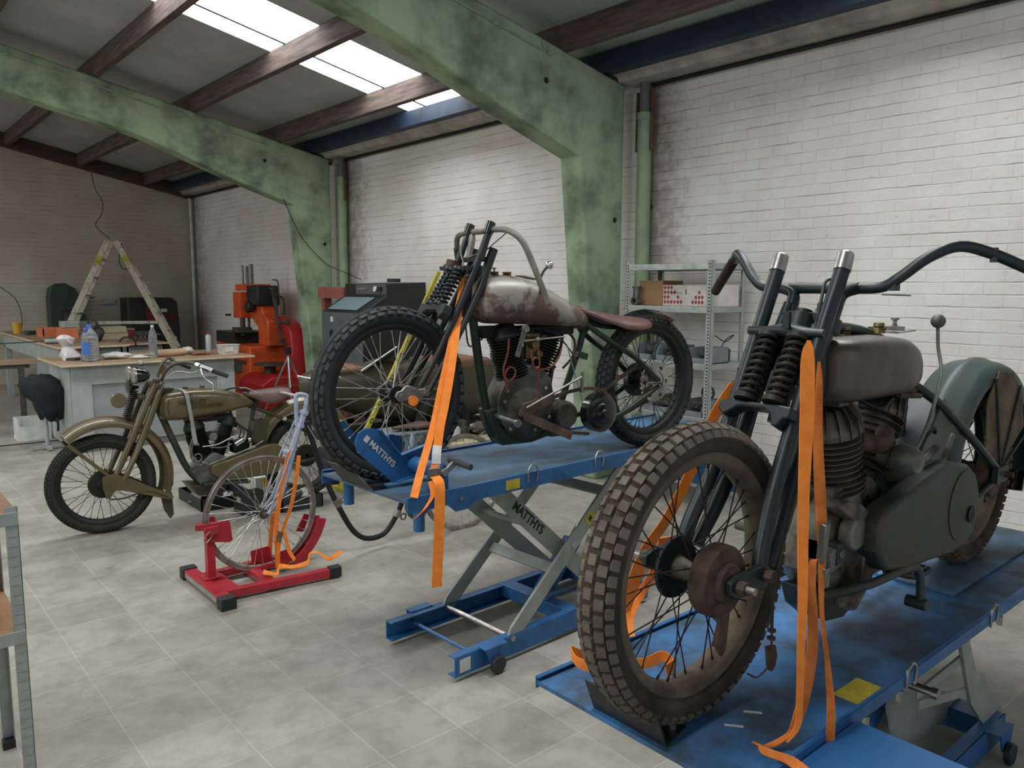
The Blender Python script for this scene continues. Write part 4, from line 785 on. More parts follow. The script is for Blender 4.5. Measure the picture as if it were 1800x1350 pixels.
tk = MB().loft([(.39, .84, .02, .04, 2.5), (.40, .84, .07, .08, 3), (.43, .842, .10, .098, 3.3), (.50, .845, .12, .108, 3.5), (.62, .85, .125, .108, 3.5), (.76, .85, .122, .10, 3.2), (.88, .845, .11, .085, 3), (.98, .835, .085, .062, 2.6), (1.06, .82, .05, .038, 2.2), (1.10, .81, .02, .016, 2)], 40).build('fuel_tank', 'olive_paint', M3, smooth=60)
R2 = [(x, -.1285 if .5 < x < .8 else -.1285+.22*max(0, x-.8)+.3*max(0, .5-x), z) for x, z in ((.46, .93), (.60, .942), (.76, .936), (.88, .916), (.96, .885))]
MB().tube(R2, .0028, 6, smooth=4).build('pinstripe', 'stripe_red', tk)
MB().tube([(.435, -.108, .90), (.428, -.104, .84), (.44, -.112, .78), (.50, -.122, .757), (.62, -.125, .748), (.74, -.122, .757)], .0028, 6, smooth=4).build('pinstripe', 'stripe_red', tk)
rx = (Matrix.Rotation(PI/2, 3, 'X')).to_euler()
text('lettering', 'HARLEY', .05, 'gold_ink', tk, (.60, -.1275, .872), rx, sx=1.1); text('lettering', 'DAVIDSON', .04, 'gold_ink', tk, (.69, -.1270, .838), rx, sx=1.25)
q = MB(); q.ribbon([(.545, 0, .962), (.55, -.09, .955), (.555, -.130, .93), (.565, -.1335, .86), (.58, -.132, .76), (.59, -.12, .70), (.60, -.10, .62)], (.026, 0, 0), .003); q.build('strap', 'white_strap', tk)
MB().ribbon([(.59, -.12, .69), (.60, -.125, .60), (.61, -.12, .56)], (.03, 0, .0), .003).build('strap_end', 'white_strap', tk)
for x in (.50, .60, .72): MB().lathe([(.002, 0), (.018, 0), (.018, .012), (.002, .014)], (x, .03, .955), (0, 0, 1), 16).build('filler_cap', 'olive_dark', tk)
MB().box((.44, 0, .96), (.09, .07, .03)).build('instrument_panel', 'olive_dark', M3)
MB().tube([(.86, -.04, .93), (.93, -.06, .945), (1.0, -.05, .93), (1.05, -.03, .90)], .007, smooth=3).build('gear_lever', 'black_plate', M3)
fr = MB(); fr.tube([(.36, 0, .93), (.42, 0, .76), (.50, 0, .55), (.58, 0, .36), (.66, 0, .26)], 0.024, smooth=3).tube([(.38, 0, .90), (.7, 0, .90), (1.08, 0, .78)], .016).tube([(1.10, 0, .78), (1.06, 0, .60), (1.0, 0, .30)], .017); fr.build('frame_tube', 'case_green', M3)
for s in (-1, 1):
    MB().tube([(1.10, s*.03, .77), (1.25, s*.08, .70), (1.48, s*.10, .58), (1.64, s*.105, .46)], .012, smooth=3).build('seat_stay', 'olive_dark', M3)
MB().cyl((1.29, -.1, .68), (1.31, -.1, .67), .016).build('white_clip', 'label_white', M3)
MB().bar((.64, -.12, .265), (.98, -.14, .235), .09, .02).build('footboard', 'case_green', M3, bevel=.003)
MB().prism([(.56, .26), (.62, .17), (.80, .16), (.84, .22)], -.10, .10).build('skid_pan', 'olive_dark', M3, bevel=.004)
cylinder_barrel(M3, (.615, .735), (.69, .43), .078, -.02, 14, 'fin_black', radial=False, head=.25); cylinder_barrel(M3, (.91, .735), (.80, .43), .075, .0, 14, 'fin_black', radial=False, head=.25)
MB().prism([(.58, .36), (.64, .40), (.72, .47), (.76, .475), (.84, .43), (.86, .34), (.80, .25), (.64, .25)], -.10, .08).build('crankcase', 'cast_alu', M3, bevel=.006)
MB().lathe([(.005, -.11), (.03, -.105), (.035, -.08), (.035, -.03), (.005, -.02)], (.74, 0, .60), (0, 1, 0)).build('carburetor', 'dull_chrome', M3)
MB().tube([(.66, -.10, .535), (.76, -.115, .54), (.86, -.11, .575), (.94, -.09, .60)], .006, smooth=4).build('control_rod', 'chrome', M3)
MB().tube([(.70, -.10, .53), (.80, -.10, .51), (.88, -.10, .53)], .004, smooth=4).tube([(.60, -.10, .62), (.57, -.11, .55), (.57, -.11, .47), (.61, -.11, .41), (.66, -.11, .40)], .005, smooth=4).build('oil_line', 'dull_chrome', M3)
MB().torus((.62, -.11, .46), (0, 1, 0), .028, .004).cyl((.65, -.12, .425), (.68, -.12, .41), .012).build('oil_fitting', 'dull_chrome', M3)
MB().cyl((.90, -.10, .52), (.96, -.10, .55), .028).ball((1.02, -.08, .54), (.022, .03, .03)).build('magneto', 'chrome', M3)
MB().box((.94, -.06, .50), (.10, .09, .09)).build('magneto_body', 'gloss_black', M3, bevel=.004)
cc = MB(); cc.prism([(.70, .40), (.82, .425), (1.0, .47), (1.12, .50), (1.20, .50), (1.26, .46), (1.28, .38), (1.25, .30), (1.18, .26), (.95, .265), (.76, .28), (.70, .33)], -.165, -.11); cc = cc.build('chain_case', 'olive_paint', M3, bevel=.010)
MB().tube([(.68, -.15, .405), (.84, -.15, .445), (1.0, -.15, .49), (1.10, -.15, .53)], .005, smooth=3).build('case_trim', 'dull_chrome', cc)
MB().box((1.10, -.07, .60), (.10, .09, .17)).build('tool_box', 'olive_dark', M3, bevel=.004)
st = MB(); R_ = []
for (x, z, w, cup) in ((1.02, .905, .03, .01), (1.07, .912, .07, .04), (1.13, .918, .11, .08), (1.20, .922, .14, .10), (1.27, .925, .15, .085), (1.33, .925, .135, .06), (1.37, .92, .08, .03)):
    top = [(x, w*t, z-.012*(1-t*t)-cup*abs(t)**2.4) for t in [-1+2*k/12 for k in range(13)]]; R_.append(st.ring(top+[(a, b*.97, c-.016) for a, b, c in top[::-1]]))
st.skin(R_); st = st.build('saddle', 'leather_red', M3, smooth=60); MB().tube([(1.05, 0, .84), (1.15, 0, .83), (1.30, 0, .84)], .012).bar((1.10, 0, .78), (1.14, 0, .85), .03, .03).build('saddle_post', 'olive_dark', M3)
MB().tube([(.97, -.06, .94), (1.02, -.08, .935), (1.08, -.11, .90), (1.13, -.12, .87)], .004, smooth=3).build('saddle_rail', 'dull_chrome', st)
fd = fender(M3, 'rear_fender', 1.50, .355, .43, 165, 20, .085, 'olive_paint', .06, squash=1.05)
rw = wheel(M3, 'rear_wheel', (1.50, 0, .346), .345, .104, 0, .255, 'tyre_dusty', 'spoke_dark', 'spoke_dark', 'fine', 72, None, (.03, .05), 'fork_black')
MB().lathe([(.02, -.07), (.09, -.065), (.09, -.03), (.02, -.03)], n=30).build('brake_drum', 'fin_black', rw)
MB().tube([(1.66, -.07, .34), (1.45, -.12, .32), (1.30, -.12, .35)], .012, smooth=3).build('chain_stay', 'olive_dark', M3)

# busy pipework and controls around the two engines
for y, z in ((-.05, .635), (.0, .645)): MB().cyl((.50, y, z), (.98, y, z+.01), .006).build('control_rod', 'iron_part' if 'iron_part' in MATS else 'dark_spring', M2)
MB().bb(.44, .60, -.03, .05, .60, .655).bb(.62, .72, -.04, .05, .60, .65).bb(.74, .96, -.03, .05, .605, .655).build('rocker_gear', 'fin_black', M2, bevel=.006)
MB().tube([(.90, -.02, .63), (.96, -.03, .58), (.955, -.03, .50), (.90, -.02, .44)], .006, smooth=4).tube([(.84, -.04, .62), (.93, -.05, .52), (.96, -.05, .47)], .004, smooth=3).build('oil_line', 'rusty_steel', M2)
MB().bb(.66, .74, -.055, -.03, .50, .62).cyl((.73, -.07, .52), (.73, -.04, .52), .018).build('manifold_plate', 'brass', M2, bevel=.004)
for k in range(5): MB().tube([(.92+.02*k, -.05, .70-.02*k), (.96+.025*k, -.08, .62-.01*k), (.93+.03*k, -.07, .52), (.98, -.06, .44+.02*k)], .0045, smooth=4).build('control_cable', 'fin_black', M3)
MB().bb(.58, .92, -.04, .05, .705, .745).build('rocker_gear', 'fin_black', M3, bevel=.006)
MB().tube([(.60, -.11, .60), (.575, -.12, .52), (.59, -.12, .44)], .004, smooth=4).cyl((.62, -.125, .56), (.62, -.10, .56), .010).build('primer_pipe', 'dull_chrome', M3)
MB().bb(.50, .56, -.10, .02, .74, .755).bb(.50, .60, -.12, -.02, .30, .36).build('engine_mount', 'case_green', M1, bevel=.003)
MB().tube([(.78, -.02, .73), (.84, -.06, .70), (.93, -.05, .72), (1.02, -.03, .70)], .008, smooth=4).tube([(1.02, -.10, .55), (1.08, -.12, .62), (1.13, -.11, .60)], .007, smooth=3).build('oil_line', 'dark_spring', M1)
MB().bb(.93, 1.02, -.12, -.04, .46, .52).cyl((1.0, -.13, .53), (1.10, -.13, .56), .012).cyl((1.06, -.16, .50), (1.14, -.16, .60), .008).build('gearbox_lid', 'oily_alu', M1, bevel=.004)
# ================================================================ palette for the rest
mat('bench_grey', '#a6a9a8', .6, col2='#949796', scale=5)
mat('bench_panel', '#949796', .6, col2='#878a89', scale=5)
mat('bench_wood', '#a88d72', .6, col2='#8a7159', scale=4, stretch=(1, 8, 8))
mat('bench_edge', '#cdb896', .7)
mat('ladder_wood', '#c9c0ae', .8, col2='#988d7a', scale=14, lo=.35, hi=.5, bump=.002)
mat('orange_paint', '#dd5a22', .45, col2='#b8481c', scale=6)
mat('machine_red', '#b31f22', .4, col2='#8c1a1c', scale=4)
mat('stand_red', '#b02430', .4, col2='#8f1d27', scale=6, coat=.2)
mat('press_red', '#98574a', .55)
mat('machine_black', '#161719', .5, col2='#222324')
mat('machine_grey', '#55575a', .5, col2='#4b4d50')
mat('machine_green', '#2b4038', .5, col2='#22342e')
mat('steel_post', '#7d7b74', .4, metal=.7)
mat('zinc', '#b9bdb9', .35, metal=.75, col2='#9a9e9b', scale=9)
mat('zinc_flat', '#a7aba7', .5, metal=.3, col2='#999d99')
mat('cardboard', '#a9835f', .8, col2='#9a7654', scale=5)
mat('card_white', '#ddd6cd', .7); mat('diamond_red', '#b3343a', .6)
mat('bin_grey', '#7d858a', .5); mat('bin_black', '#25292c', .5); mat('iron_part', '#3d3c39', .55, metal=.4, col2='#5a564f', scale=20, bump=.002)
mat('white_plastic', '#e4e4df', .4); mat('yellow_plastic', '#d9a429', .5); mat('plywood', '#c7b99b', .7, col2='#b0a283', scale=4); mat('chip_orange', '#d97b52', .6)
mat('rag_white', '#d9d8cd', .9, bump=.003, bscale=40); mat('red_dark', '#6b2420', .7); mat('lavender', '#7a78c2', .5); mat('label_blue', '#3f74c8', .5)
mat('bike_blue', '#a9b4c6', .35, col2='#8a94a5', scale=10); mat('rim_alu', '#a9a39a', .35, metal=.7, col2='#7d6f66', scale=12)
mat('yellow_paint', '#c9b93c', .45, col2='#9a8d33', scale=6); mat('jacket', '#17191c', .9, col2='#222528', bump=.004, bscale=20)
mat('bag_film', '#e3dcdc', .4); mat('skin_cork', '#c0a183', .8); mat('teal', '#1f4f48', .6); mat('galv', '#a9ada8', .45, metal=.4, col2='#979b97', scale=14)
glass_mat('water_bottle', '#e3eef7', .10, .86); glass_mat('pane_glass', '#7f9099', .15, .3)
def W(t): return t

# ================================================================ workbenches
def bench(name, lab, x0, x1, y0, y1, bx0, bx1, by0, by1, legs=False, H=.92):
    o = thing(name, lab, 'workbench', (bx0, by0, 0)); a = lambda x, y: (x-bx0, y-by0)
    (u0, v0), (u1, v1) = a(x0, y0), a(x1, y1); w, d = bx1-bx0, by1-by0
    MB().bb(u0, u1, v0, v1, .902, .92).build('bench_top', 'bench_wood', o, smooth=0)
    MB().bb(u0-.003, u0, v0, v1, .900, .921).bb(u0, u1, v0-.003, v0, .900, .921).build('top_edge', 'bench_edge', o, smooth=0)
    if not legs:
        MB().bb(0, w, .02, d, 0.08, .90).bb(.03, w-.03, .06, d, 0, .08).build('bench_body', 'bench_panel', o, smooth=0)
        MB().bb(0, w, 0, .02, .70, .90).bb(-.005, .18, -.002, .02, .06, .70).bb(w-.20, w, -.002, .02, .06, .70).build('front_frame', 'bench_grey', o, smooth=0, bevel=.002)
        MB().bb(-.012, 0, .03, d, .04, .89).build('side_panel', 'bench_grey', o, smooth=0)
    else:
        for (lx, ly) in ((0, 0), (w-.09, 0), (0, d-.09), (w-.09, d-.09)): MB().bb(lx, lx+.09, ly, ly+.09, 0, .74).build('leg', 'bench_grey', o, smooth=0, bevel=.003)
        MB().bb(0, w, 0, .02, .72, .90).bb(0, .02, 0, d, .70, .90).bb(w-.02, w, 0, d, .70, .90).build('apron', 'bench_grey', o, smooth=0)
        MB().bb(.05, w-.05, d*.12, d*.45, .10, .72).build('drawer_block', 'bench_panel', o, smooth=0)
    for c in o.children:
        if H != .92: c.scale = (1, 1, H/.92)
    return o
bench('workbench', 'long grey cabinet workbench behind the olive motorcycle with bottles on its wooden top', 1.69, 3.66, 8.80, 9.98, 1.79, 3.45, 8.88, 9.9)
bench('workbench', 'grey leg workbench further back at the left edge with orange boxes on it', 1.95, 2.72, 10.3, 14.5, 2.0, 2.67, 10.4, 14.4, True, 1.0)
bench('workbench', 'small grey leg workbench with a plywood top behind the single clear bottle', 3.02, 3.6, 11.6, 13.4, 3.06, 3.55, 11.7, 13.3, True)
TZ = .921
def single(nm, mb, m, lab, cat, loc=None, group=None, smooth=40, rot=None, bevel=0):
    o = mb.build(nm, m, None, smooth=smooth, loc=loc, rot=rot, bevel=bevel); return tag(o, lab, cat, group)
# five litre bottle
t = thing('water_bottle', 'large clear plastic water jug with blue label, lavender bag hanging on its cap', 'bottle', (2.03, 9.13, TZ))
pr = [(.002, 0), (.075, 0), (.084, .008)]
for k in range(9): pr += [(.084, .02+.022*k), (.080, .030+.022*k)]
pr += [(.083, .225), (.078, .26), (.055, .31), (.026, .345), (.022, .352), (.022, .36), (.002, .36)]
MB().lathe(pr, ax=(0, 0, 1), n=32).build('bottle_body', 'water_bottle', t); MB().cyl((0, 0, .352), (0, 0, .385), .026, n=20).build('cap', 'label_blue', t)
q = MB(); R_ = [[(.0855*math.cos(a), .0855*math.sin(a), z) for a in [math.radians(195+k*6) for k in range(11)]] for z in (.07, .20)]; q.skin([q.ring(r) for r in R_], closed_u=False, cap=False); q.build('label', 'label_blue', t)
MB().loft([(.0, 0, .004, .004, 2), (.02, -.01, .018, .02, 2), (.05, -.02, .03, .012, 2), (.06, -.03, .01, .006, 2)], 12, 'z').build('hanging_bag', 'lavender', t, loc=(-.045, -.03, .30))
def bottle(loc, lab, h=.36, r=.045, grp=None):
    t = thing('plastic_bottle', lab, 'bottle', loc, 0, grp); pr = [(.002, 0), (r*.9, 0), (r, .01)]
    for k in range(6): pr += [(r, h*.06*k+.02), (r*.94, h*.06*k+.03)]
    pr += [(r*.86, h*.47), (r, h*.53), (r, h*.64), (r*.8, h*.76), (r*.4, h*.90), (r*.33, h*.92), (r*.33, h*.95), (.002, h*.95)]
    MB().lathe(pr, ax=(0, 0, 1), n=24).build('bottle_body', 'water_bottle', t); MB().cyl((0, 0, h*.93), (0, 0, h), r*.38, n=16).build('cap', 'label_white', t); return t
bottle((2.66, 9.15, TZ), 'slim clear plastic water bottle standing in the middle of the front workbench')
def lump(nm, loc, sz, m, lab, cat, seed=0, n=20, amp=.25, group=None, parent=None):
    rnd = random.Random(seed); b = MB(); ph = [rnd.uniform(0, 6) for _ in range(6)]; rings = []
    for k in range(n//2+1):
        t_ = PI*k/(n//2); t_ = max(.05, min(PI-.05, t_)); row = []
        for j in range(n):
            a = 2*PI*j/n; f = 1+amp*(math.sin(3*a+ph[0])*math.sin(2*t_+ph[1])+.6*math.sin(5*a+ph[2])*math.sin(5*t_+ph[3])+.4*math.sin(9*a+ph[4])*math.sin(7*t_+ph[5]))
            row.append((sz[0]*f*math.sin(t_)*math.cos(a), sz[1]*f*math.sin(t_)*math.sin(a), max(0, sz[2]*(1+f*math.cos(t_))*.5) ))
        rings.append(b.ring(row))
    b.skin(rings); o = b.build(nm, m, parent, smooth=70, loc=loc)
    return tag(o, lab, cat, group) if parent is None else o
t = thing('plastic_bag', 'crumpled clear white plastic bag slumped upright on the workbench corner', 'bag', (1.90, 9.42, TZ))
b = MB(); rnd = random.Random(3); rings = []
for (z, r) in ((0, .085), (.04, .09), (.09, .07), (.14, .05), (.19, .075), (.23, .085), (.255, .05), (.26, .01)):
    rings.append(b.ring([(r*(1+.25*rnd.uniform(-1, 1))*math.cos(a)-.05*z/.26, r*(1+.25*rnd.uniform(-1, 1))*math.sin(a), z+.012*rnd.uniform(-1, 1)*(z > .02)) for a in [2*PI*j/16 for j in range(16)]]))
b.skin(rings).build('bag_body', 'bag_film', t, smooth=30); MB().lathe([(.002, 0), (.07, 0), (.075, .02), (.06, .03), (.002, .03)], (.01, -.06, 0), (0, 0, 1)).build('bag_content', 'iron_part', t)
lump('rag', (2.30, 9.25, TZ), (.15, .07, .07), 'rag_white', 'crumpled white rag on the bench beside the large water jug', 'rag', 1)
lump('rag', (2.50, 9.12, TZ), (.09, .05, .035), 'rag_white', 'flat white rag lying just left of the slim clear bottle', 'rag', 5)
lump('rag', (2.58, 9.22, TZ), (.07, .04, .03), 'red_dark', 'small dark red rag by the slim clear bottle', 'rag', 6)
lump('tissue', (3.12, 9.42, TZ), (.07, .06, .08), 'rag_white', 'heap of white tissue left of the spray can', 'tissue', 9)
lump('netting', (3.20, 9.22, TZ), (.13, .06, .03), 'press_red', 'flat pinkish netting in front of the white tissue', 'netting', 8)
r = thing('mat_roll', 'rolled brown rubber mat with dark red end lying on the workbench', 'roll', (2.86, 9.22, TZ+.042)); r.rotation_euler = (0, 0, .25)
MB().cyl((-.17, 0, 0), (.17, 0, 0), .042, n=20).build('roll_body', 'skin_cork', r); MB().cyl((.165, 0, 0), (.176, 0, 0), .036, n=20).build('roll_core', 'red_dark', r)
single('wooden_stick', MB().cyl((0, 0, 0), (.62, .10, 0), .012), 'bench_edge', 'long pale wooden stick lying across the front workbench', 'stick', (2.35, 9.40, TZ+.013))
t = thing('spray_can', 'tall grey aerosol can standing on the right end of the workbench', 'spray can', (3.38, 9.47, TZ))
MB().lathe([(.002, 0), (.033, 0), (.033, .20), (.024, .215), (.002, .215)], ax=(0, 0, 1)).build('can_body', 'zinc_flat', t); MB().cyl((0, 0, .213), (0, 0, .245), .018).build('cap', 'machine_red', t)
t = thing('plastic_tub', 'white rectangular plastic tub on the right end of the workbench', 'tub', (3.50, 9.17, TZ))
MB().loft([(0, 0, .10, .07, 6), (.10, 0, .118, .085, 6), (.108, 0, .125, .09, 6)], 32, 'z').build('tub_body', 'white_plastic', t); MB().box((-.02, -.083, .055), (.10, .003, .05)).build('label', 'rag_white', t)
# back bench things
single('yellow_cup', MB().lathe([(.002, 0), (.055, 0), (.065, .16), (.06, .16), (.05, .01), (.002, .01)], ax=(0, 0, 1)), 'yellow_plastic', 'yellow plastic cup at the far left end of the back workbench', 'cup', (2.081, 13.679, 1.001))
single('green_sponge', MB().box((0, 0, .03), (.20, .10, .06), rz=.3), 'machine_green', 'small green pad lying beside the yellow cup', 'pad', (2.198, 13.186, 1.001), bevel=.01)
t = thing('parts_tray', 'long orange plastic tray on the back workbench', 'tray', (2.350, 12.558, 1.001)); MB().bb(-.18, .18, -.24, .24, 0, .02).bb(-.18, -.165, -.24, .24, .02, .12).bb(.165, .18, -.24, .24, .02, .12).bb(-.18, .18, -.24, -.225, .02, .12).bb(-.18, .18, .225, .24, .02, .12).build('tray_body', 'chip_orange', t, smooth=0)
t = thing('parts_box', 'orange box with clear lid next to the long orange tray', 'box', (2.404, 11.840, 1.001)); MB().bb(-.14, .14, -.12, .12, 0, .15).build('box_body', 'chip_orange', t, smooth=0, bevel=.006); MB().bb(-.11, .11, -.10, .10, .15, .24).build('clear_lid', 'galv', t, smooth=0, bevel=.01)
t = thing('angle_grinder', 'grey corded angle grinder lying on the near end of the back workbench', 'grinder', (2.117, 10.943, 1.001+.035)); MB().cyl((-.18, 0, .0), (.05, 0, 0), .032).cyl((.05, 0, 0), (.10, 0, .01), .025).build('grinder_body', 'galv', t); MB().cyl((.09, 0, -.03), (.09, 0, -.02), .055).build('disc', 'iron_part', t); MB().cyl((-.95, .05, -.02), (-.18, 0, 0), .006).build('power_cord', 'black_cable', t)
lump('iron_clutter', (2.467, 11.033, 1.001), (.12, .10, .24), 'iron_part', 'heap of black engine iron on the back workbench behind the large jug', 'engine part', 12, amp=.45)
for k, (x, y, z, sx, sy, sz, l) in enumerate(((3.18, 12.75, 0, .34, .12, .10, 'thick pale wooden block behind the large water jug, lower one'), (3.13, 12.72, .10, .38, .10, .09, 'long pale wooden block lying on top of the thick one'), (3.42, 12.9, 0, .12, .14, .15, 'short reddish wooden block beside the pale blocks'))):
    single('wood_block', MB().bb(-sx/2, sx/2, -sy/2, sy/2, 0, sz), 'plywood' if k < 2 else 'bench_wood', l, 'wood block', (x, y, TZ+z), smooth=0, bevel=.003)
t = thing('bench_vise', 'dark iron vise on the small back workbench', 'vise', (3.36, 12.1, TZ)); MB().bb(-.06, .10, -.05, .05, 0, .04).cyl((0, 0, .03), (0, 0, .12), .05).bb(-.10, .12, -.04, .04, .08, .14).build('vise_body', 'iron_part', t, bevel=.006); MB().cyl((.12, 0, .09), (.26, 0, .09), .014).cyl((.25, -.08, .09), (.25, .08, .09), .007).build('screw', 'steel_post', t); MB().bb(-.16, -.10, -.05, .05, .05, .16).build('jaw', 'red_dark', t, bevel=.004)
single('tool_lamp', MB().tube([(0, 0, .01), (.05, 0, .12), (.12, 0, .14), (.2, 0, .11), (.22, 0, .02)], .012, smooth=4), 'machine_black', 'black bent tool arm on the bench behind the large water jug', 'tool', (2.70, 10.75, TZ))
t = thing('timber_plank', 'brown timber plank on a trestle at the left edge of the picture', 'plank', (1.05, 11.0, 0)); MB().bb(-.9, .80, -.06, .06, .77, .83).build('plank', 'bench_wood', t, smooth=0); MB().bb(-.5, .72, -.03, .03, .72, .77).bb(-.40, -.34, -.03, .03, 0, .72).bb(.60, .66, -.03, .03, 0, .72).build('trestle', 'iron_part', t, smooth=0)
# jacket over a stool
t = thing('dark_jacket', 'black jacket bundled over a low stool beside the end of the front workbench', 'jacket', (1.64, 9.35, 0))
b = MB(); rnd = random.Random(5); rings = []
for (z, r, dx) in ((.30, .03, .05), (.33, .10, .05), (.42, .145, .04), (.52, .165, .02), (.60, .20, 0), (.68, .20, -.03), (.74, .16, -.05), (.78, .08, -.05), (.785, .01, -.05)):
    rings.append(b.ring([(dx+r*(1+.22*math.sin(4*a+z*9)+.12*rnd.uniform(-1, 1))*math.cos(a), r*(.8+.2*math.sin(3*a+z*7)+.1*rnd.uniform(-1, 1))*math.sin(a), z+.02*rnd.uniform(-1, 1)) for a in [2*PI*j/22 for j in range(22)]]))
b.skin(rings).build('jacket_body', 'jacket', t, smooth=60)
MB().ribbon([(.06, -.10, .34), (.07, -.11, .28), (.065, -.11, .20)], (.025, 0, 0), .004).build('hanging_strap', 'jacket', t)
MB().cyl((-.02, 0, .0), (-.02, 0, .60), .02).box((-.02, 0, .03), (.30, .04, .03)).box((-.02, 0, .03), (.04, .30, .03)).build('stool_stand', 'bench_grey', t)
t = thing('white_crate', 'small white plastic crate on the floor beside the black jacket', 'crate', (1.62, 10.15, 0)); MB().bb(-.16, .16, -.14, .14, 0, .03).bb(-.16, -.14, -.14, .14, .03, .24).bb(.14, .16, -.14, .14, .03, .24).bb(-.14, .14, .12, .14, .03, .24).bb(-.14, .14, -.14, -.12, .03, .16).build('crate_body', 'white_plastic', t, smooth=0)

# ================================================================ ladder
t = thing('stepladder', 'paint-splashed wooden stepladder standing open near the back wall', 'ladder', (3.80, 15.0, 0), -.42); t.scale = (1.10, .85, 1.02)
def lr(x): return x
for s in (-1, 1):
    for y in (-.30, .30):
        top = (s*.06, y*.62, 2.42); bot = (s*1.10, y, 0.0); MB().bar(top, bot, .085, .035, up=(0, 1, 0)).build('ladder_rail', 'ladder_wood', t, smooth=0)
        if y < 0: p = V(top).lerp(V(bot), .10); q_ = V(top).lerp(V(bot), .16); MB().bar(p+V(0, -.001, 0), q_+V(0, -.001, 0), .087, .037, up=(0, 1, 0)).build('yellow_tape', 'yellow_paint', t, smooth=0)
    for k in range(1, 8):
        f = k/8.; p = V(s*.06, 0, 2.42).lerp(V(s*1.10, 0, 0), f); yy = .30*(.62+.38*f); MB().bb(p.x-.04, p.x+.04, -yy, yy, p.z-.012, p.z+.012).build('rung', 'ladder_wood', t, smooth=0)
MB().bar((-.62, -.27, 1.06), (.62, -.27, 1.06), .012, .05).build('brace', 'ladder_wood', t, smooth=0)
MB().tube([(0.1, .1, 2.40), (.15, .12, 2.2), (.22, .12, 2.05), (.12, .12, 1.95), (.05, .12, 2.1), (.1, .1, 2.40)], .008, smooth=3).build('rope', 'iron_part', t)
# ================================================================ machines at the back
t = thing('band_saw', 'dark green rounded band saw against the back wall', 'machine', (3.10, 15.80, 0)); MB().prism([(-.22, .0), (.10, 0), (.10, 1.0), (.0, 1.05), (.0, 1.25), (.28, 1.3), (.27, 1.5), (.20, 1.66), (.06, 1.75), (-.08, 1.74), (-.19, 1.66), (-.22, 1.5)], -.12, .12).build('saw_body', 'machine_green', t, bevel=.02); MB().bb(.0, .42, -.2, .2, .98, 1.03).build('saw_table', 'iron_part', t, smooth=0); MB().bb(.12, .34, -.14, .1, 1.03, 1.2).build('saw_guard', 'teal', t, smooth=0); MB().cyl((.28, -.12, 1.5), (.5, -.12, 1.5), .01).build('guide_rod', 'iron_part', t)
t = thing('dark_green_box', 'low dark green machine cabinet under the stepladder brace', 'cabinet', (3.62, 15.4, 0)); MB().bb(-.22, .22, -.2, .2, 0, .95).build('cabinet_body', 'machine_green', t, smooth=0, bevel=.01); MB().bb(-.2, .2, -.21, -.2, .5, .9).build('cabinet_door', 'teal', t, smooth=0)
t = thing('black_machine_cabinet', 'tall black machine cabinet with red panel standing in the back corner', 'cabinet', (4.42, 15.35, 0)); MB().prism([(-.42, 0), (.46, 0), (.46, 1.0), (.43, 1.42), (.34, 1.50), (-.42, 1.50)], -.25, .25).build('cabinet_body', 'machine_black', t, bevel=.012); MB().bb(-.12, .06, -.262, -.25, 1.05, 1.35).build('red_panel', 'red_dark', t, smooth=0); MB().bb(.14, .24, -.262, -.25, 1.24, 1.30).build('type_plate', 'label_white', t, smooth=0)
for (x, z, r, m) in ((.33, 1.14, .05, 'red_dark'), (.36, .76, .035, 'label_white'), (-.17, .80, .02, 'label_white')): MB().cyl((x, -.262, z), (x, -.25, z), r).build('dial', m, t)
single('wall_socket_box', MB().bb(-.11, .11, -.04, 0, -.05, .05), 'bench_grey', 'grey socket box on the back wall between the band saw and the black cabinet', 'socket', (3.93, YB-.002, 1.42), smooth=0, bevel=.005)
# orange boring machine
t = thing('boring_machine', 'tall orange workshop machine with black motor head left of the far column', 'machine', (5.02, 12.0, 0))
MB().prism([(-.36, 0), (.30, 0), (.30, .82), (-.36, .82)], -.62, .72).build('base_cabinet', 'orange_paint', t, bevel=.02)
MB().bb(-.375, -.36, .18, .19, .02, .80).build('door_gap', 'machine_black', t, smooth=0); MB().bb(-.364, -.36, .36, .50, .20, .25).build('name_strip', 'machine_black', t, smooth=0)
MB().bb(-.30, .25, .1, .86, .82, 1.0).build('cross_table', 'machine_black', t, smooth=0, bevel=.01)
MB().prism([(-.38, .82), (-.75, .82), (-.75, 1.20), (-.55, 1.32), (-.52, 1.60), (-.1, 1.60), (-.02, 1.40), (-.1, 1.25), (-.38, 1.10)], -.12, .16, 'yz').build('column', 'orange_paint', t, bevel=.02)
MB().cyl((-.05, .12, 1.0), (-.05, .12, 2.02), .022).cyl((-.05, -.04, 1.6), (-.05, -.04, 2.05), .03).cyl((-.12, .12, 1.7), (-.12, .12, 2.03), .014).build('guide_rod', 'steel_post', t)
MB().bb(-.18, .12, -.36, .30, 1.64, 1.74).build('top_bracket', 'orange_paint', t, smooth=0, bevel=.01); MB().bb(-.24, .02, -.02, .26, 1.22, 1.62).build('feed_head', 'orange_paint', t, smooth=0, bevel=.015)
MB().bb(-.2, .15, -.60, -.18, 1.42, 1.72).cyl((-.25, -.28, 1.40), (-.15, -.28, 1.40), .09).build('motor', 'machine_black', t, bevel=.02); MB().cyl((-.30, .30, 1.26), (-.24, .42, 1.26), .012).cyl((-.3, .42, 1.26), (-.22, .42, 1.26), .018).build('hand_crank', 'machine_black', t)
MB().bb(-.33, -.1, -.12, .1, 1.0, 1.08).cyl((-.2, 0, .95), (-.2, 0, 1.22), .04).build('spindle', 'iron_part', t); MB().bb(-.40, -.10, -.50, .10, .56, .60).cyl((-.3, -.2, .42), (-.3, -.2, .56), .13).build('work_table', 'iron_part', t)
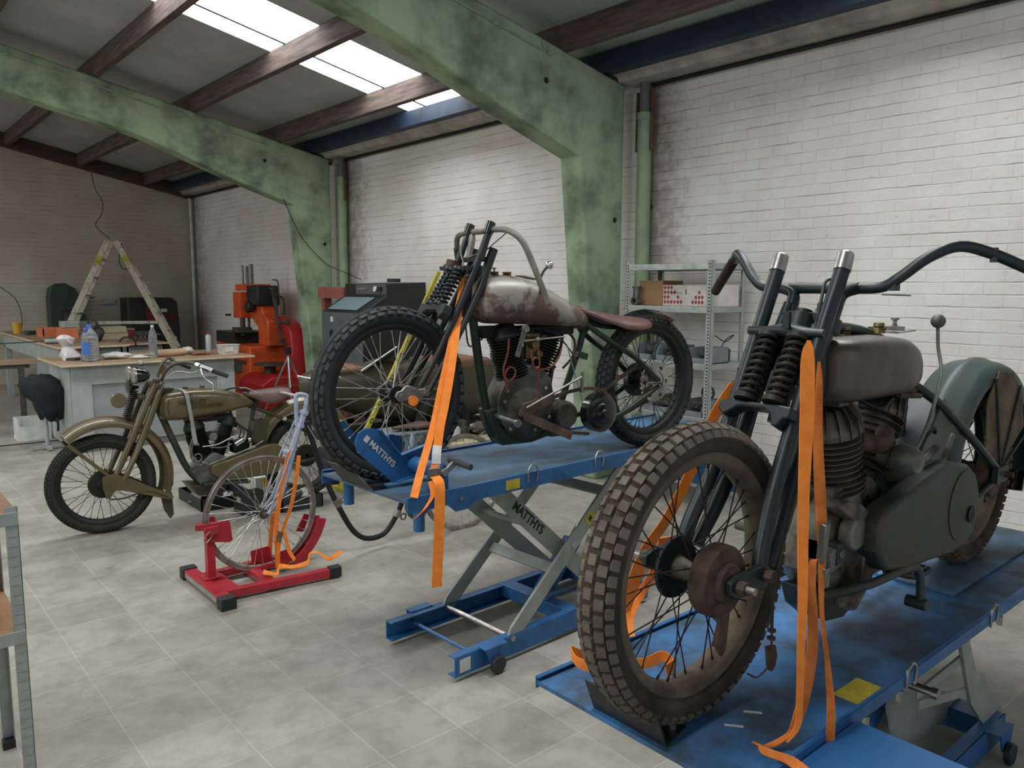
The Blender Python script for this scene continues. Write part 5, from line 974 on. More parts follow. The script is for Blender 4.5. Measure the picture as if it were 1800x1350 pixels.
MB().tube([(.0, -.6, 1.55), (.0, -.95, 1.56), (.0, -1.05, 1.48), (.0, -1.05, 1.3)], .012, smooth=4).build('hose', 'machine_black', t)
# red tyre changer
t = thing('tyre_changer', 'red tyre changing machine with swing arm between the orange machine and the green column', 'machine', (4.86, 10.80, 0))
MB().prism([(-.45, 0), (.30, 0), (.30, .46), (-.30, .46), (-.45, .36)], -.42, .42).build('base_box', 'machine_red', t, bevel=.02)
MB().bb(-.46, -.45, -.25, .15, .06, .26).build('vent_grille', 'machine_black', t, smooth=0)
MB().prism([(-.42, .40), (-.08, .44), (-.16, .99), (.16, 1.15), (.20, 1.23), (.10, 1.28), (-.24, 1.18), (-.35, 1.06)], .02, .22, 'yz').build('swing_column', 'machine_red', t, bevel=.015)
MB().cyl((.0, .0, 1.20), (0, -.40, 1.21), .018).cyl((0, -.28, 1.21), (0, -.33, 1.21), .04).build('cross_arm', 'iron_part', t)
MB().bar((-.02, .10, 1.66), (-.02, -.02, 1.26), .04, .04).bar((-.02, -.02, 1.26), (-.02, -.14, .94), .03, .03).box((-.02, .12, 1.68), (.05, .14, .03)).box((-.04, -.18, .92), (.06, .12, .03)).tube([(-.02, .10, 1.80), (-.02, -.06, 1.78), (-.02, -.08, 1.62), (-.02, .06, 1.56)], .01, smooth=3).build('mounting_arm', 'iron_part', t)
MB().cyl((-.10, .10, .46), (-.10, .10, .58), .08).cyl((-.10, .10, .58), (-.10, .10, .61), .22).build('turntable', 'iron_part', t)
# tripod
t = thing('camera_tripod', 'silver camera tripod standing in front of the red tyre changer', 'tripod', (4.36, 9.43, 0))
for a in (math.radians(130), math.radians(250), math.radians(10)):
    d = V(math.cos(a), math.sin(a), 0); l = MB().cyl(V(0, 0, .82), d*.20+V(0, 0, .42), .012).build('leg', 'zinc', t); MB().cyl(d*.20+V(0, 0, .42), d*.39+V(0, 0, .02), .008).build('lower_section', 'zinc', l); MB().cyl(d*.19+V(0, 0, .44), d*.205+V(0, 0, .41), .016).build('clamp', 'machine_black', l); MB().cyl(d*.39+V(0, 0, .025), d*.395, .012).build('foot', 'machine_black', l)
    MB().cyl(V(0, 0, .46), d*.19+V(0, 0, .44), .004).build('strut', 'zinc', t)
MB().cyl((0, 0, .40), (0, 0, .95), .011).build('centre_column', 'zinc', t); MB().box((0, 0, .90), (.06, .06, .10)).cyl((0, .02, .97), (-.02, .16, 1.02), .012).box((-.02, .10, 1.02), (.04, .05, .06)).build('tripod_head', 'machine_black', t, bevel=.004)
# blasting cabinet and red press behind
t = thing('blasting_cabinet', 'black and grey sandblasting cabinet with sloping window against the side wall', 'cabinet', (4.88, 8.18, 0))
MB().prism([(-.43, .62), (.42, .62), (.42, 1.76), (-.12, 1.74), (-.12, 1.60), (-.43, 1.42)], -.47, .47).build('cabinet_body', 'machine_black', t, bevel=.008)
MB().bb(-.436, -.43, -.47, .47, .62, 1.41).build('front_panel', 'machine_grey', t, smooth=0)
MB().bb(-.126, -.12, -.47, .20, 1.62, 1.735).build('control_panel', 'machine_grey', t, smooth=0)
q = MB(); q.skin([q.ring([(-.405, -.30, 1.442), (-.405, .38, 1.442), (-.165, .38, 1.581), (-.165, -.30, 1.581)]), q.ring([(-.408, -.30, 1.447), (-.408, .38, 1.447), (-.168, .38, 1.586), (-.168, -.30, 1.586)])]); q.build('view_window', 'pane_glass', t, smooth=0)
for y in (-.2, .22): MB().lathe([(.06, 0), (.085, 0), (.085, -.012), (.06, -.012)], (-.436, y, 1.15), (1, 0, 0), 24, closed=True).build('glove_ring', 'machine_grey', t); MB().cyl((-.4375, y, 1.15), (-.436, y, 1.15), .06).build('glove_opening', 'ink', t)
for k in range(4): MB().cyl((-.14, .12-.05*k, 1.68), (-.126, .12-.05*k, 1.68), .012).build('control_knob', 'zinc', t)
MB().lathe([(.002, 0), (.03, 0), (.03, .02), (.002, .02)], (-.15, -.26, 1.68), (1, 0, 0)).build('pressure_gauge', 'label_white', t); MB().box((-.14, -.36, 1.68), (.04, .07, .05)).build('regulator', 'machine_black', t); MB().cyl((.15, -.2, 1.76), (.15, -.2, 1.80), .08).build('dust_port', 'machine_black', t)
for x in (-.4, .38):
    for y in (-.44, .44): MB().bb(x-.02, x+.02, y-.02, y+.02, 0, .62).build('leg', 'machine_black', t, smooth=0)
MB().prism([(-.3, .62), (.3, .62), (.06, .2), (-.06, .2)], -.3, .3).build('hopper', 'machine_grey', t, smooth=0)
MB().bb(-.438, -.436, .20, .26, 1.30, 1.36).build('warning_label', 'label_white', t, smooth=0)
t = thing('shop_press', 'faded red steel press frame between the far column and the blasting cabinet', 'press', (4.85, 9.05, 0)); MB().bb(-.05, .05, -.30, -.22, 0, 1.66).bb(-.05, .05, .22, .30, 0, 1.66).build('upright', 'press_red', t, smooth=0); MB().bb(-.08, .08, -.33, .33, 1.56, 1.70).build('top_beam', 'press_red', t, smooth=0, bevel=.004); MB().bb(-.25, .25, -.30, -.22, 0, .06).bb(-.25, .25, .22, .30, 0, .06).bb(-.06, .06, -.3, .3, .7, .8).build('base', 'press_red', t, smooth=0)

# ================================================================ shelves with boxes
t = thing('metal_shelf', 'galvanised metal shelf unit against the brick wall behind the rear wheel', 'shelf', (4.95, 3.50, 0)); DX, DY = .44, .83
perf = mat('perforated_steel', '#b9bdb9', .4, metal=.6)
nt = perf.node_tree; N = nt.nodes; K = nt.links; sp = N.new('ShaderNodeSeparateXYZ'); tc = N.new('ShaderNodeTexCoord'); K.new(tc.outputs['Object'], sp.inputs[0])
f = N.new('ShaderNodeMath'); f.operation = 'FRACT'; ml = N.new('ShaderNodeMath'); ml.operation = 'MULTIPLY'; ml.inputs[1].default_value = 40; K.new(sp.outputs['Z'], ml.inputs[0]); K.new(ml.outputs[0], f.inputs[0])
lt = N.new('ShaderNodeMath'); lt.operation = 'LESS_THAN'; lt.inputs[1].default_value = .5; K.new(f.outputs[0], lt.inputs[0]); mx = N.new('ShaderNodeMix'); mx.data_type = 'RGBA'; K.new(lt.outputs[0], mx.inputs[0]); mx.inputs[6].default_value = hexc('#b9bdb9'); mx.inputs[7].default_value = hexc('#33363a'); K.new(mx.outputs[2], N['Principled BSDF'].inputs['Base Color'])
for x, sx in ((0, 1), (DX, -1)):
    for y, sy in ((0, 1), (DY, -1)):
        p = MB().bb(min(x, x+sx*.002), max(x, x+sx*.002), min(y, y+sy*.035), max(y, y+sy*.042), 0, 1.91).bb(min(x, x+sx*.042), max(x, x+sx*.042), min(y, y+sy*.002), max(y, y+sy*.002), 0, 1.91).build('post', 'zinc_flat', t, smooth=0)
        MB().bb(x-sx*.0015-.0005, x-sx*.0015+.0005, min(y+sy*.012, y+sy*.024), max(y+sy*.012, y+sy*.024), .03, 1.90).build('slot_row', 'perforated_steel', p, smooth=0)
for z in (1.885, 1.56, 1.13, .72, .30):
    s_ = MB().bb(.002, DX-.002, .002, DY-.002, z-.006, z).build('shelf_board', 'zinc_flat', t, smooth=0)
    for a_, b_ in ((-.006, .004), (DX-.004, DX+.006)): MB().bb(a_, b_, .03, DY-.03, z-.045, z+.002).build('shelf_beam', 'zinc', s_, smooth=0, bevel=.003)
    for a_, b_ in ((-.004, .004), (DY-.004, DY+.004)): MB().bb(.03, DX-.03, a_, b_, z-.04, z+.002).build('shelf_side', 'zinc_flat', s_, smooth=0)
single('cardboard_box', MB().bb(0, .26, 0, .245, 0, .20), 'cardboard', 'plain brown cardboard box on the upper shelf', 'box', (5.08, 4.055, 1.562), smooth=0, bevel=.002)
t = thing('printed_box', 'white carton with a pattern of red diamonds on the upper shelf', 'box', (5.08, 3.522, 1.562))
MB().bb(0, .26, 0, .53, 0, .165).build('box_body', 'card_white', t, smooth=0, bevel=.002)
d = MB(); rows = [(0, [0, 1, 2]), (1, [0, 1, 2, 3]), (2, [0, 1, 4]), (3, [0, 1, 2, 3, 4, 5])]
for r_, cs in rows:
    for c in cs: y = .51-.032*c-.0; z = .145-.038*r_; d.skin([d.ring([(xx, y, z+.018), (xx, y-.015, z), (xx, y, z-.018), (xx, y+.015, z)]) for xx in (-.001, -.0005)])
for r_, cs in ((1, [2]), (2, [1, 2, 3]), (3, [0, 1, 2, 3])):
    for c in cs: y = .24-.030*c; z = .145-.038*r_; d.skin([d.ring([(xx, y, z+.018), (xx, y-.014, z), (xx, y, z-.018), (xx, y+.014, z)]) for xx in (-.001, -.0005)])
do = d.build('diamond_print', 'diamond_red', t, smooth=0); do['kind'] = 'stuff'
MB().bb(-.001, -.0005, .30, .31, .09, .13).bb(-.001, -.0005, .34, .44, .10, .104).build('print_mark', 'ink', t, smooth=0)
t = thing('pipe_fitting', 'grey cast pipe fitting on the left end of the upper shelf', 'fitting', (5.03, 4.285, 1.562)); MB().lathe([(.02, -.03), (.035, -.03), (.035, .03), (.02, .03)], (0, 0, .036), (1, 0, 0), closed=True).cyl((0, 0, .06), (0, .0, .15), .028).cyl((0, 0, .14), (0, 0, .155), .038).build('fitting_body', 'cast_alu', t)
def bin_(loc, lab, sx=.24, sy=.17, h=.12, fill='iron_part', grp=None):
    t = thing('storage_bin', lab, 'bin', loc, 0, grp)
    MB().prism([(0, 0), (sx, 0), (sx, h), (.02, h), (.0, h*.9), (-.03, h*.35), (-.03, h*.28)], 0, .006).prism([(0, 0), (sx, 0), (sx, h), (.02, h), (0, h*.9), (-.03, h*.35), (-.03, h*.28)], sy-.006, sy).bb(0, sx, 0, sy, 0, .006).bb(sx-.006, sx, 0, sy, 0, h).bb(-.032, -.026, 0, sy, 0, h*.36).build('bin_body', 'bin_grey', t, smooth=0)
    rnd = random.Random(int(loc[1]*1000)); b = MB()
    for _ in range(9): b.box((rnd.uniform(.03, sx-.04), rnd.uniform(.03, sy-.03), h*.4+rnd.uniform(0, h*.35)), (rnd.uniform(.03, .08), rnd.uniform(.03, .07), rnd.uniform(.02, .05)), rnd.uniform(0, 3), rnd.uniform(-.5, .5))
    b = b.build('bin_contents', fill, t, bevel=.004); b['kind'] = 'stuff'; return t
bin_((4.99, 3.52, 1.132), 'grey storage bin on the middle shelf beside the corner post', sy=.19); bin_((4.99, 3.84, 1.132), 'grey storage bin on the middle shelf seen through the spokes, right one', sy=.17); bin_((4.99, 4.05, 1.132), 'grey storage bin on the middle shelf seen through the spokes, left one', sy=.17)
bin_((4.99, 3.56, .722), 'grey storage bin with iron wheel parts on the lower shelf', sy=.20); bin_((4.99, 3.86, .722), 'grey storage bin on the lower shelf behind the sprocket', sy=.20)
t = thing('spoked_handwheel', 'small black handwheel standing on the lower shelf', 'handwheel', (5.12, 3.62, .842)); MB().torus((0, 0, .055), (1, .1, 0), .05, .009, 28).cyl((-.01, 0, .055), (.01, 0, .055), .014).bar((0, -.05, .055), (0, .05, .055), .008, .01).bar((0, 0, .005), (0, 0, .105), .008, .01, up=(1, 0, 0)).build('wheel_body', 'machine_black', t)
t = thing('engine_cylinder', 'finned black engine part with cables at the right end of the middle shelf', 'engine part', (5.20, 3.42+.18, 1.132)); t.location = (5.22, 3.60, 1.132)
t.location = (5.22, 3.38+.0, 1.132)
bpy.data.objects.remove(t)
t = thing('engine_cylinder', 'finned black engine part with loose cables behind the corner post on the middle shelf', 'engine part', (5.27, 3.62, 1.132)); MB().lathe([(.002, 0)]+[(r_, .008+.012*k+dz) for k in range(8) for r_, dz in ((.075, 0), (.075, .005), (.055, .006), (.055, .011))]+[(.002, .105)], ax=(0, 0, 1), n=24).build('barrel', 'iron_part', t); MB().tube([(0, 0, .11), (.02, -.04, .18), (.02, -.10, .21), (-.02, -.05, .16), (.0, .06, .2)], .004, smooth=4).build('cable', 'black_cable', t)
# near-left shelf (only its corner is in the picture)
t = thing('metal_shelf', 'galvanised metal shelf corner post at the lower left edge with grey bucket on the floor', 'shelf', (.40, 2.86, 0)); t['label'] = 'galvanised metal shelf with perforated corner post at the lower left edge of the picture'
for x, sx in ((0, -1), (-.9, 1)):
    for y, sy in ((0, 1), (.46, -1)):
        p = MB().bb(min(x, x+sx*.036), max(x, x+sx*.036), min(y, y+sy*.002), max(y, y+sy*.002), 0.01, 1.01).bb(min(x, x+sx*.002), max(x, x+sx*.002), min(y, y+sy*.036), max(y, y+sy*.036), 0.01, 1.01).build('post', 'galv', t, smooth=0)
        MB().bb(min(x, x+sx*.04), max(x, x+sx*.04), min(y-.003, y+sy*.04), max(y, y+sy*.04), 0, .03).build('foot', 'machine_black', p, smooth=0)
        for k in range(30): MB().bb(min(x+sx*.006, x+sx*.030), max(x+sx*.006, x+sx*.030), y-.0012, y+.0002, .05+.032*k, .053+.032*k).build('slot', 'zinc', p, smooth=0) if (x == 0 and y == 0) else None
for z in (.99, .60):
    s_ = MB().bb(-.9, 0, .002, .458, z-.012, z).build('shelf_board', 'cardboard' if z < .9 else 'leather_brown', t, smooth=0); MB().bb(-.9, 0, -.004, .003, z-.04, z+.003).build('shelf_beam', 'zinc', s_, smooth=0, bevel=.002)
single('cork_block', MB().box((0, 0, .05), (.16, .25, .10), rz=.2), 'chip_orange', 'pale orange block on the board of the lower-left shelf', 'block', (.22, 3.10, .60), smooth=0, bevel=.01)

# ================================================================ bicycle in its red stand
S = thing('wheel_stand', 'red steel wheel stand with black end caps holding the pale bicycle front wheel', 'stand', (1.48, 4.35, 0))
MB().bb(-.035, .035, -.30, .27, .015, .06).build('cross_tube', 'stand_red', S, smooth=0, bevel=.003); MB().bb(-.037, -.0355, -.26, .23, .022, .05).build('edge_strip', 'zinc', S, smooth=0)
MB().bb(-.042, .042, -.345, -.28, .0, .068).build('end_cap', 'machine_black', S, bevel=.004); MB().bb(-.042, .042, .25, .315, .0, .068).build('end_cap', 'machine_black', S, bevel=.004)
MB().bar((.03, -.20, .04), (.62, -.265, .04), .05, .045).build('base_rail', 'stand_red', S, smooth=0, bevel=.003); MB().bar((.62, -.265, .04), (.69, -.272, .04), .056, .06).build('end_cap', 'machine_black', S, bevel=.004)
MB().bar((.03, .12, .04), (.62, .16, .04), .05, .045).build('base_rail', 'stand_red', S, smooth=0, bevel=.003); MB().bar((.62, .16, .04), (.69, .163, .04), .056, .06).build('end_cap', 'machine_black', S, bevel=.004)
MB().bb(.26, .32, -.22, .14, .02, .055).bb(.03, .12, -.20, .12, .02, .055).build('cross_plate', 'stand_red', S, smooth=0)
MB().bar((.045, .04, .04), (.045, .04, .36), .045, .045, up=(1, 0, 0)).box((.045, .04, .065), (.10, .09, .008)).build('upright', 'stand_red', S, smooth=0, bevel=.002)
MB().bar((-.02, .07, .36), (.10, .02, .36), .05, .035).bar((.0, -.01, .345), (.08, -.01, .345), .015, .05).build('clamp_head', 'stand_red', S, smooth=0, bevel=.003)
MB().tube([(.0, .0, .30), (.01, -.02, .33), (.03, -.02, .345), (.045, -.015, .33), (.035, -.01, .305), (.01, -.01, .28)], .003, smooth=4).build('spring_pin', 'dull_chrome', S)
def rplate(x0, z0, x1, z1, y, name='guide_plate', tl=0.):
    return MB().prism([(x0, z0+.01), (x0+.012, z0), (x1-.01, z0-.02+tl), (x1+.008, z0-.01+tl), (x1-.004, z1-.01), (x1-.016, z1), (x0-.002, z1-.008)], y-.003, y+.003).build(name, 'stand_red', S, smooth=0)
rplate(.04, .275, .155, .385, .005); rplate(.04, .30, .10, .40, .085); rplate(.30, .07, .42, .155, .085); rplate(.42, .05, .50, .14, .0)
q = MB().prism([(.60, .20), (.67, .18), (.71, .28), (.66, .30)], .115, .121).build('guide_plate', 'stand_red', S, smooth=0)
for y in (.005, .09):
    q = MB(); P = [(1.842-1.48+r*math.cos(math.radians(a)), .374+r*math.sin(math.radians(a))) for r, L_ in ((.40, list(range(-62, -10, 4))), (.345, list(range(-14, -64, -4)))) for a in L_]
    q.prism(P, y-.003, y+.003).build('cradle_side', 'stand_red', S, smooth=0)
q = MB(); q.tube([(1.842-1.48+.392*math.cos(math.radians(a)), .048, .374+.392*math.sin(math.radians(a))) for a in range(-60, -10, 5)], .012, 6); q.bar((.62, .05, .04), (.66, .05, .13), .04, .03).bar((.30, .05, .05), (.52, .05, .05), .06, .02).build('cradle_rail', 'stand_red', S)
# bicycle
BK = thing('bicycle', 'old bicycle with pale blue fork and bare rims, front wheel clamped in the red stand', 'bicycle', (1.842, 4.405, .03), -.012)
fw = wheel(BK, 'front_wheel', (0, 0, .344), .3405, .022, 0.03, .316, 'tyre_dusty', 'rim_alu', 'spoke_bright', 'none', 4, None, (.012, .032), 'iron_part', .9)
for s in (-1, 1): MB().torus((0, s*.0125, 0), (0, 1, 0), .339, .0032, 72, 8).build('rim_edge', 'rim_alu', fw)
rw = wheel(BK, 'rear_wheel', (1.46, -.02, .305), .335, .03, 0, .315, 'tyre_dusty', 'rim_alu', 'spoke_bright', 'none', 4, None, (.014, .035), 'rim_alu', .8)
for s in (-1, 1):
    MB().tube([(0, s*.05, .344), (.045, s*.05, .37), (.10, s*.048, .44), (.145, s*.045, .56), (.18, s*.045, .68)], [.008, .010, .012, .014, .015], smooth=4).build('fork_blade', 'bike_blue', BK); MB().cyl((0, s*.05, .344), (0, s*.07, .344), .012, n=8).build('axle_nut', 'iron_part', BK)
    MB().tube([(.02, s*.06, .35), (.08, s*.065, .50), (.15, s*.065, .66), (.20, s*.06, .76), (.255, s*.035, .90)], .0055, smooth=4).build('mudguard_stay', 'bike_blue', BK)
MB().cyl((.18, -.055, .685), (.18, .055, .685), .016).cyl((.17, -.05, .66), (.17, .05, .66), .006).cyl((.175, -.05, .64), (.175, .05, .64), .006).build('fork_crown', 'bike_blue', BK)
MB().cyl((.185, 0, .66), (.29, 0, .93), .020).cyl((.25, 0, .83), (.258, 0, .85), .028).cyl((.28, 0, .905), (.288, 0, .925), .027).build('head_tube', 'bike_blue', BK)
MB().tube([(.29, 0, .93), (.305, 0, 1.0), (.30, 0, 1.02), (.26, 0, 1.03), (.235, -.0, 1.02), (.235, 0, .95), (.235, 0, .84)], .013, smooth=3).build('stem', 'bike_blue', BK)
MB().tube([(.24, .0, 1.02), (.24, -.0, 1.02), (.20, .16, 1.03), (.26, .22, 1.0)], .011, smooth=3).build('handlebar', 'rim_alu', BK)
MB().tube([(.30, 0, .86), (.36, 0, .64), (.42, -.0, .47), (.50, 0, .29), (.60, -.0, .115), (.70, 0, .045), (.83, 0, .055), (.93, 0, .17), (.98, 0, .28)], .0175, smooth=5).build('curved_down_tube', 'black_rubber', BK)
for p, q_ in (((.475, 0, .345), (.50, 0, .30)), ((.915, 0, .15), (.94, 0, .19))):
    MB().cyl(p, q_, .024).torus((p[0]+.06, 0, p[2]-.01), (0, 1, 0), .02, .006, 16).build('tube_clamp', 'beige_bar', BK)
MB().tube([(.98, 0, .28), (1.03, 0, .55), (1.06, 0, .70)], .015).tube([(.98, .03, .27), (1.2, .05, .29), (1.46, .05, .305)], .010).tube([(1.03, .03, .55), (1.25, .05, .42), (1.46, .05, .305)], .009).build('rear_frame', 'bike_blue', BK)
q = MB(); q.prism([((.105 if k % 2 else .096)*math.cos(2*PI*k/88), (.105 if k % 2 else .096)*math.sin(2*PI*k/88)) for k in range(88)], -.05, -.046); q.build('chainring', 'iron_part', BK, loc=(1.06, 0, .22), smooth=0)
MB().bar((1.06, -.06, .22), (.93, -.06, .33), .014, .02, up=(0, 1, 0)).box((.93, -.10, .335), (.09, .07, .025)).cyl((1.06, -.07, .22), (1.06, .06, .22), .018).build('crank', 'iron_part', BK)
MB().tube([(.29, -.03, .84), (.36, -.04, .72), (.44, -.04, .67), (.62, -.04, .66)], .003, smooth=4).build('brake_cable', 'galv', BK)
# straps on the stand
W1 = (.034, .01, .006)
def strap(nm, pts, wv, lab, m='strap_orange', parts=None, t_=.0026, cat='strap', smooth=5):
    o = MB().ribbon(pts, wv, t_, smooth).build(nm, m); tag(o, lab, cat)
    return o
o = strap('ratchet_strap', [(1.90, 4.34, .03), (1.895, 4.33, .15), (1.90, 4.335, .32), (1.95, 4.345, .55), (1.99, 4.35, .70), (2.01, 4.36, .725), (2.02, 4.37, .71), (1.97, 4.45, .5), (1.93, 4.46, .3), (1.90, 4.45, .1)], (.032, .012, 0), 'orange strap tying the bicycle fork down to the red stand')
MB().ribbon([(2.06, 4.35, .70), (2.035, 4.335, .58), (1.99, 4.33, .40), (1.935, 4.325, .28), (1.90, 4.32, .17), (1.89, 4.31, .06)], (.030, .012, 0), .0026).build('second_loop', 'strap_orange', o)
MB().box((1.912, 4.325, .235), (.025, .018, .06), ry=.3).build('buckle', 'buckle', o)
MB().ribbon([(1.94, 4.325, .26), (1.965, 4.32, .14), (1.985, 4.30, .085), (1.95, 4.29, .075)], (.025, .01, 0), .0026).build('loose_tail', 'strap_orange', o)
strap('loose_strap', [(1.76, 4.22, .085), (1.82, 4.18, .07), (1.86, 4.22, .095), (1.93, 4.20, .08), (2.02, 4.20, .085), (2.06, 4.24, .12), (2.10, 4.22, .125), (2.14, 4.17, .09), (2.20, 4.20, .085), (2.26, 4.22, .10)], [(.01, .03, .02), (.0, .03, .01), (.01, .02, .02), (.01, .03, .01), (0, .02, .02), (.01, .03, 0), (0, .03, .01), (.01, .02, .02), (0, .03, .01), (0, .02, .01)], 'loose orange strap end tangled over the rail of the red stand')

# ================================================================ straps on the motorcycles
o = strap('lashing_strap', [(1.808, .99, 1.575), (1.797, .985, 1.53), (1.775, .968, 1.40), (1.735, .945, 1.25), (1.705, .925, 1.12), (1.672, .90, .98), (1.648, .885, .86), (1.640, .878, .76), (1.632, .876, .69), (1.60, .885, .660)], [(.006, -.006, 0), (.024, -.022, 0), (.03, -.02, 0), (.026, -.016, 0), (.024, -.014, 0), (.020, -.013, 0), (.016, -.010, 0), (.014, -.009, 0), (.014, -.009, 0), (.014, -.009, 0)], 'orange lashing strap from the near fork down to the lift table, twisting at its foot', 'strap_orange')
MB().ribbon([(1.745, .905, 1.055), (1.712, .90, 1.06), (1.70, .895, 1.0), (1.705, .89, .93), (1.70, .885, .85), (1.675, .88, .78), (1.65, .88, .72), (1.62, .885, .675), (1.56, .905, .655), (1.52, .91, .675), (1.515, .885, .67), (1.54, .84, .66), (1.53, .79, .655)], [(0.01584, -0.0072, 0), (0.01584, -0.00864, 0), (0.01872, -0.01152, 0), (0.0216, -0.01296, 0), (0.02448, -0.0144, 0), (0.02736, -0.0144, 0), (0.02592, -0.0144, 0), (0.02304, -0.0144, 0.00576), (0.00432, -0.02592, 0.00864), (0, 0.0252, 0), (0.0216, -0.0108, 0.0072), (0.0252, -0.0072, 0.0072), (0.0252, -0.0072, 0.0072)], .003).build('strap_tail', 'strap_dirty', o)
o2 = strap('lashing_strap', [(1.862, .99, 1.52), (1.858, .985, 1.47), (1.835, .968, 1.33), (1.815, .945, 1.2), (1.80, .925, 1.09), (1.785, .915, 1.03), (1.765, .90, .93), (1.745, .87, .82), (1.73, .845, .70), (1.722, .842, .60)], [(.004, -.004, 0), (.012, -.01, 0), (.02, -.014, 0), (.024, -.016, 0), (.022, -.014, 0), (.016, -.01, 0), (.010, -.006, 0), (.010, -.008, 0), (.018, -.012, 0), (.018, -.012, 0)], 'second orange lashing strap behind the first, ending at the table edge with a steel buckle', 'strap_dirty')
q = MB(); q.box((1.79, .918, 1.085), (.022, -.018, .10), rx=.08).box((1.793, .912, 1.0), (.020, -.02, .05)); q.build('buckle', 'buckle', o2, bevel=.003)
o = strap('lashing_strap', [(1.875, 1.245, 1.445), (1.86, 1.255, 1.41), (1.83, 1.275, 1.34), (1.80, 1.32, 1.19), (1.765, 1.37, 1.05), (1.76, 1.44, .94), (1.745, 1.485, .80), (1.725, 1.505, .70), (1.72, 1.51, .60)], [(.008, -.006, 0), (.022, -.014, 0), (.028, -.018, 0), (.028, -.018, 0), (.030, -.018, 0), (.036, -.02, 0), (.04, -.02, 0), (.036, -.02, 0), (.03, -.02, 0)], 'orange lashing strap on the far side of the muddy front wheel, seen through its spokes')
MB().ribbon([(1.82, 1.42, .97), (1.84, 1.46, .87), (1.80, 1.49, .78), (1.73, 1.48, .72), (1.70, 1.45, .685)], (.034, -.02, .01), .0026).build('strap_tail', 'strap_orange', o)
strap('loose_strap', [(1.60, 1.46, .655), (1.545, 1.49, .665), (1.50, 1.485, .69), (1.49, 1.45, .675), (1.52, 1.41, .665), (1.58, 1.39, .66), (1.64, 1.34, .665), (1.69, 1.315, .68), (1.70, 1.285, .665), (1.66, 1.28, .66)], [(0, .006, .03)]*10, 'loose orange strap coiled on the near lift table behind the front wheel')
o = strap('lashing_strap', [(2.13, 2.80, 1.76), (2.11, 2.795, 1.71), (2.02, 2.75, 1.47), (1.93, 2.70, 1.29), (1.85, 2.65, 1.13), (1.74, 2.58, .975), (1.672, 2.53, .885)], [(.008, -.003, 0), (.018, -.008, 0), (.026, -.012, 0), (.026, -.012, 0), (.028, -.012, 0), (.030, -.014, 0), (.030, -.014, 0)], 'thin orange strap from the black fork down to the front corner of the middle lift')
o = strap('lashing_strap', [(2.13, 2.80, 1.72), (2.07, 2.77, 1.57), (1.98, 2.70, 1.36), (1.915, 2.655, 1.22), (1.86, 2.62, 1.11), (1.818, 2.585, 1.00), (1.80, 2.575, .965)], [(.01, -.003, 0), (.030, -.012, 0), (.034, -.014, 0), (.034, -.014, 0), (.034, -.014, 0), (.034, -.014, 0), (.034, -.014, 0)], 'wide orange strap on the middle lift with buckle and long hanging end')
MB().box((1.80, 2.572, .955), (.05, .012, .045), rz=-.35).build('buckle', 'buckle', o, bevel=.003); MB().ribbon([(1.835, 2.60, 1.06), (1.822, 2.588, 1.03), (1.815, 2.58, .99)], (.034, -.014, 0), .005).build('white_label', 'label_white', o)
MB().ribbon([(1.795, 2.56, .945), (1.79, 2.525, .925), (1.785, 2.515, .86), (1.775, 2.51, .70), (1.765, 2.51, .55), (1.765, 2.51, .505)], (.040, -.014, 0), .0028).build('hanging_end', 'strap_orange', o)
MB().ribbon([(1.775, 2.56, .93), (1.765, 2.535, .88), (1.72, 2.53, .83), (1.685, 2.545, .795)], (.022, -.008, .015), .0026).build('under_loop', 'strap_orange', o)

# ================================================================ behind the middle lift: sidecar and clutter
t = thing('sidecar', 'olive sidecar body with brown leather cover behind the black motorcycle wheel', 'sidecar', (4.27, 6.74, 0))
MB().loft([(-1.05, .80, .02, .04, 2), (-1.0, .80, .12, .10, 2.4), (-.85, .78, .20, .17, 2.6), (-.5, .72, .27, .25, 3), (0, .66, .30, .30, 3.4), (.6, .64, .30, .33, 3.4), (1.08, .66, .27, .30, 3), (1.20, .68, .14, .16, 2.5)], 32).build('sidecar_body', 'olive_dark', t, smooth=60)
MB().loft([(-.98, .88, .06, .02, 2.2), (-.8, .92, .19, .05, 2.4), (-.55, .93, .22, .045, 2.5), (-.42, .93, .12, .02, 2.2)], 24).build('nose_cover', 'leather_brown', t, smooth=60)
MB().loft([(.25, .90, .20, .02, 3), (.32, .92, .27, .07, 3.5), (.8, .92, .27, .075, 3.5), (1.0, .90, .24, .06, 3), (1.08, .88, .12, .03, 2.5)], 28).build('seat_cover', 'leather_brown', t, smooth=60)
q = MB(); q.skin([q.ring([(-.55+d_, -.24, .90), (-.45+d_, .24, .90), (.25+d_, .24, 1.06), (-.15+d_, -.24, 1.12)]) for d_ in (0, .008)]); q.build('screen_flap', 'case_green', t, smooth=0)
MB().cyl((-.55, -.245, .92), (-.15, -.245, 1.13), .008).build('screen_rail', 'chrome', t); MB().tube([(-1.12, -.10, .90), (-1.0, -.14, .87), (-.93, -.12, .88)], .012, smooth=3).build('chrome_handle', 'chrome', t)
MB().bar((-.9, 0, .30), (1.0, 0, .30), .5, .04).build('chassis', 'machine_black', t, smooth=0)
wheel(t, 'sidecar_wheel', (.3, -.36, .33), .33, .09, 0, .24, 'tyre_dusty', 'spoke_dark', 'spoke_dark', 'fine', 60, None, (.03, .04), 'fork_black')
t = thing('parts_table', 'low board covered with black motorcycle parts behind the middle lift', 'table', (4.78, 5.92, 0)); MB().bb(-.66, .66, -.30, .30, .27, .30).build('table_board', 'plywood', t, smooth=0, bevel=.003)
for x in (-.60, .60):
    for y in (-.25, .25): MB().bb(x-.025, x+.025, y-.025, y+.025, 0, .27).build('leg', 'bench_wood', t, smooth=0)
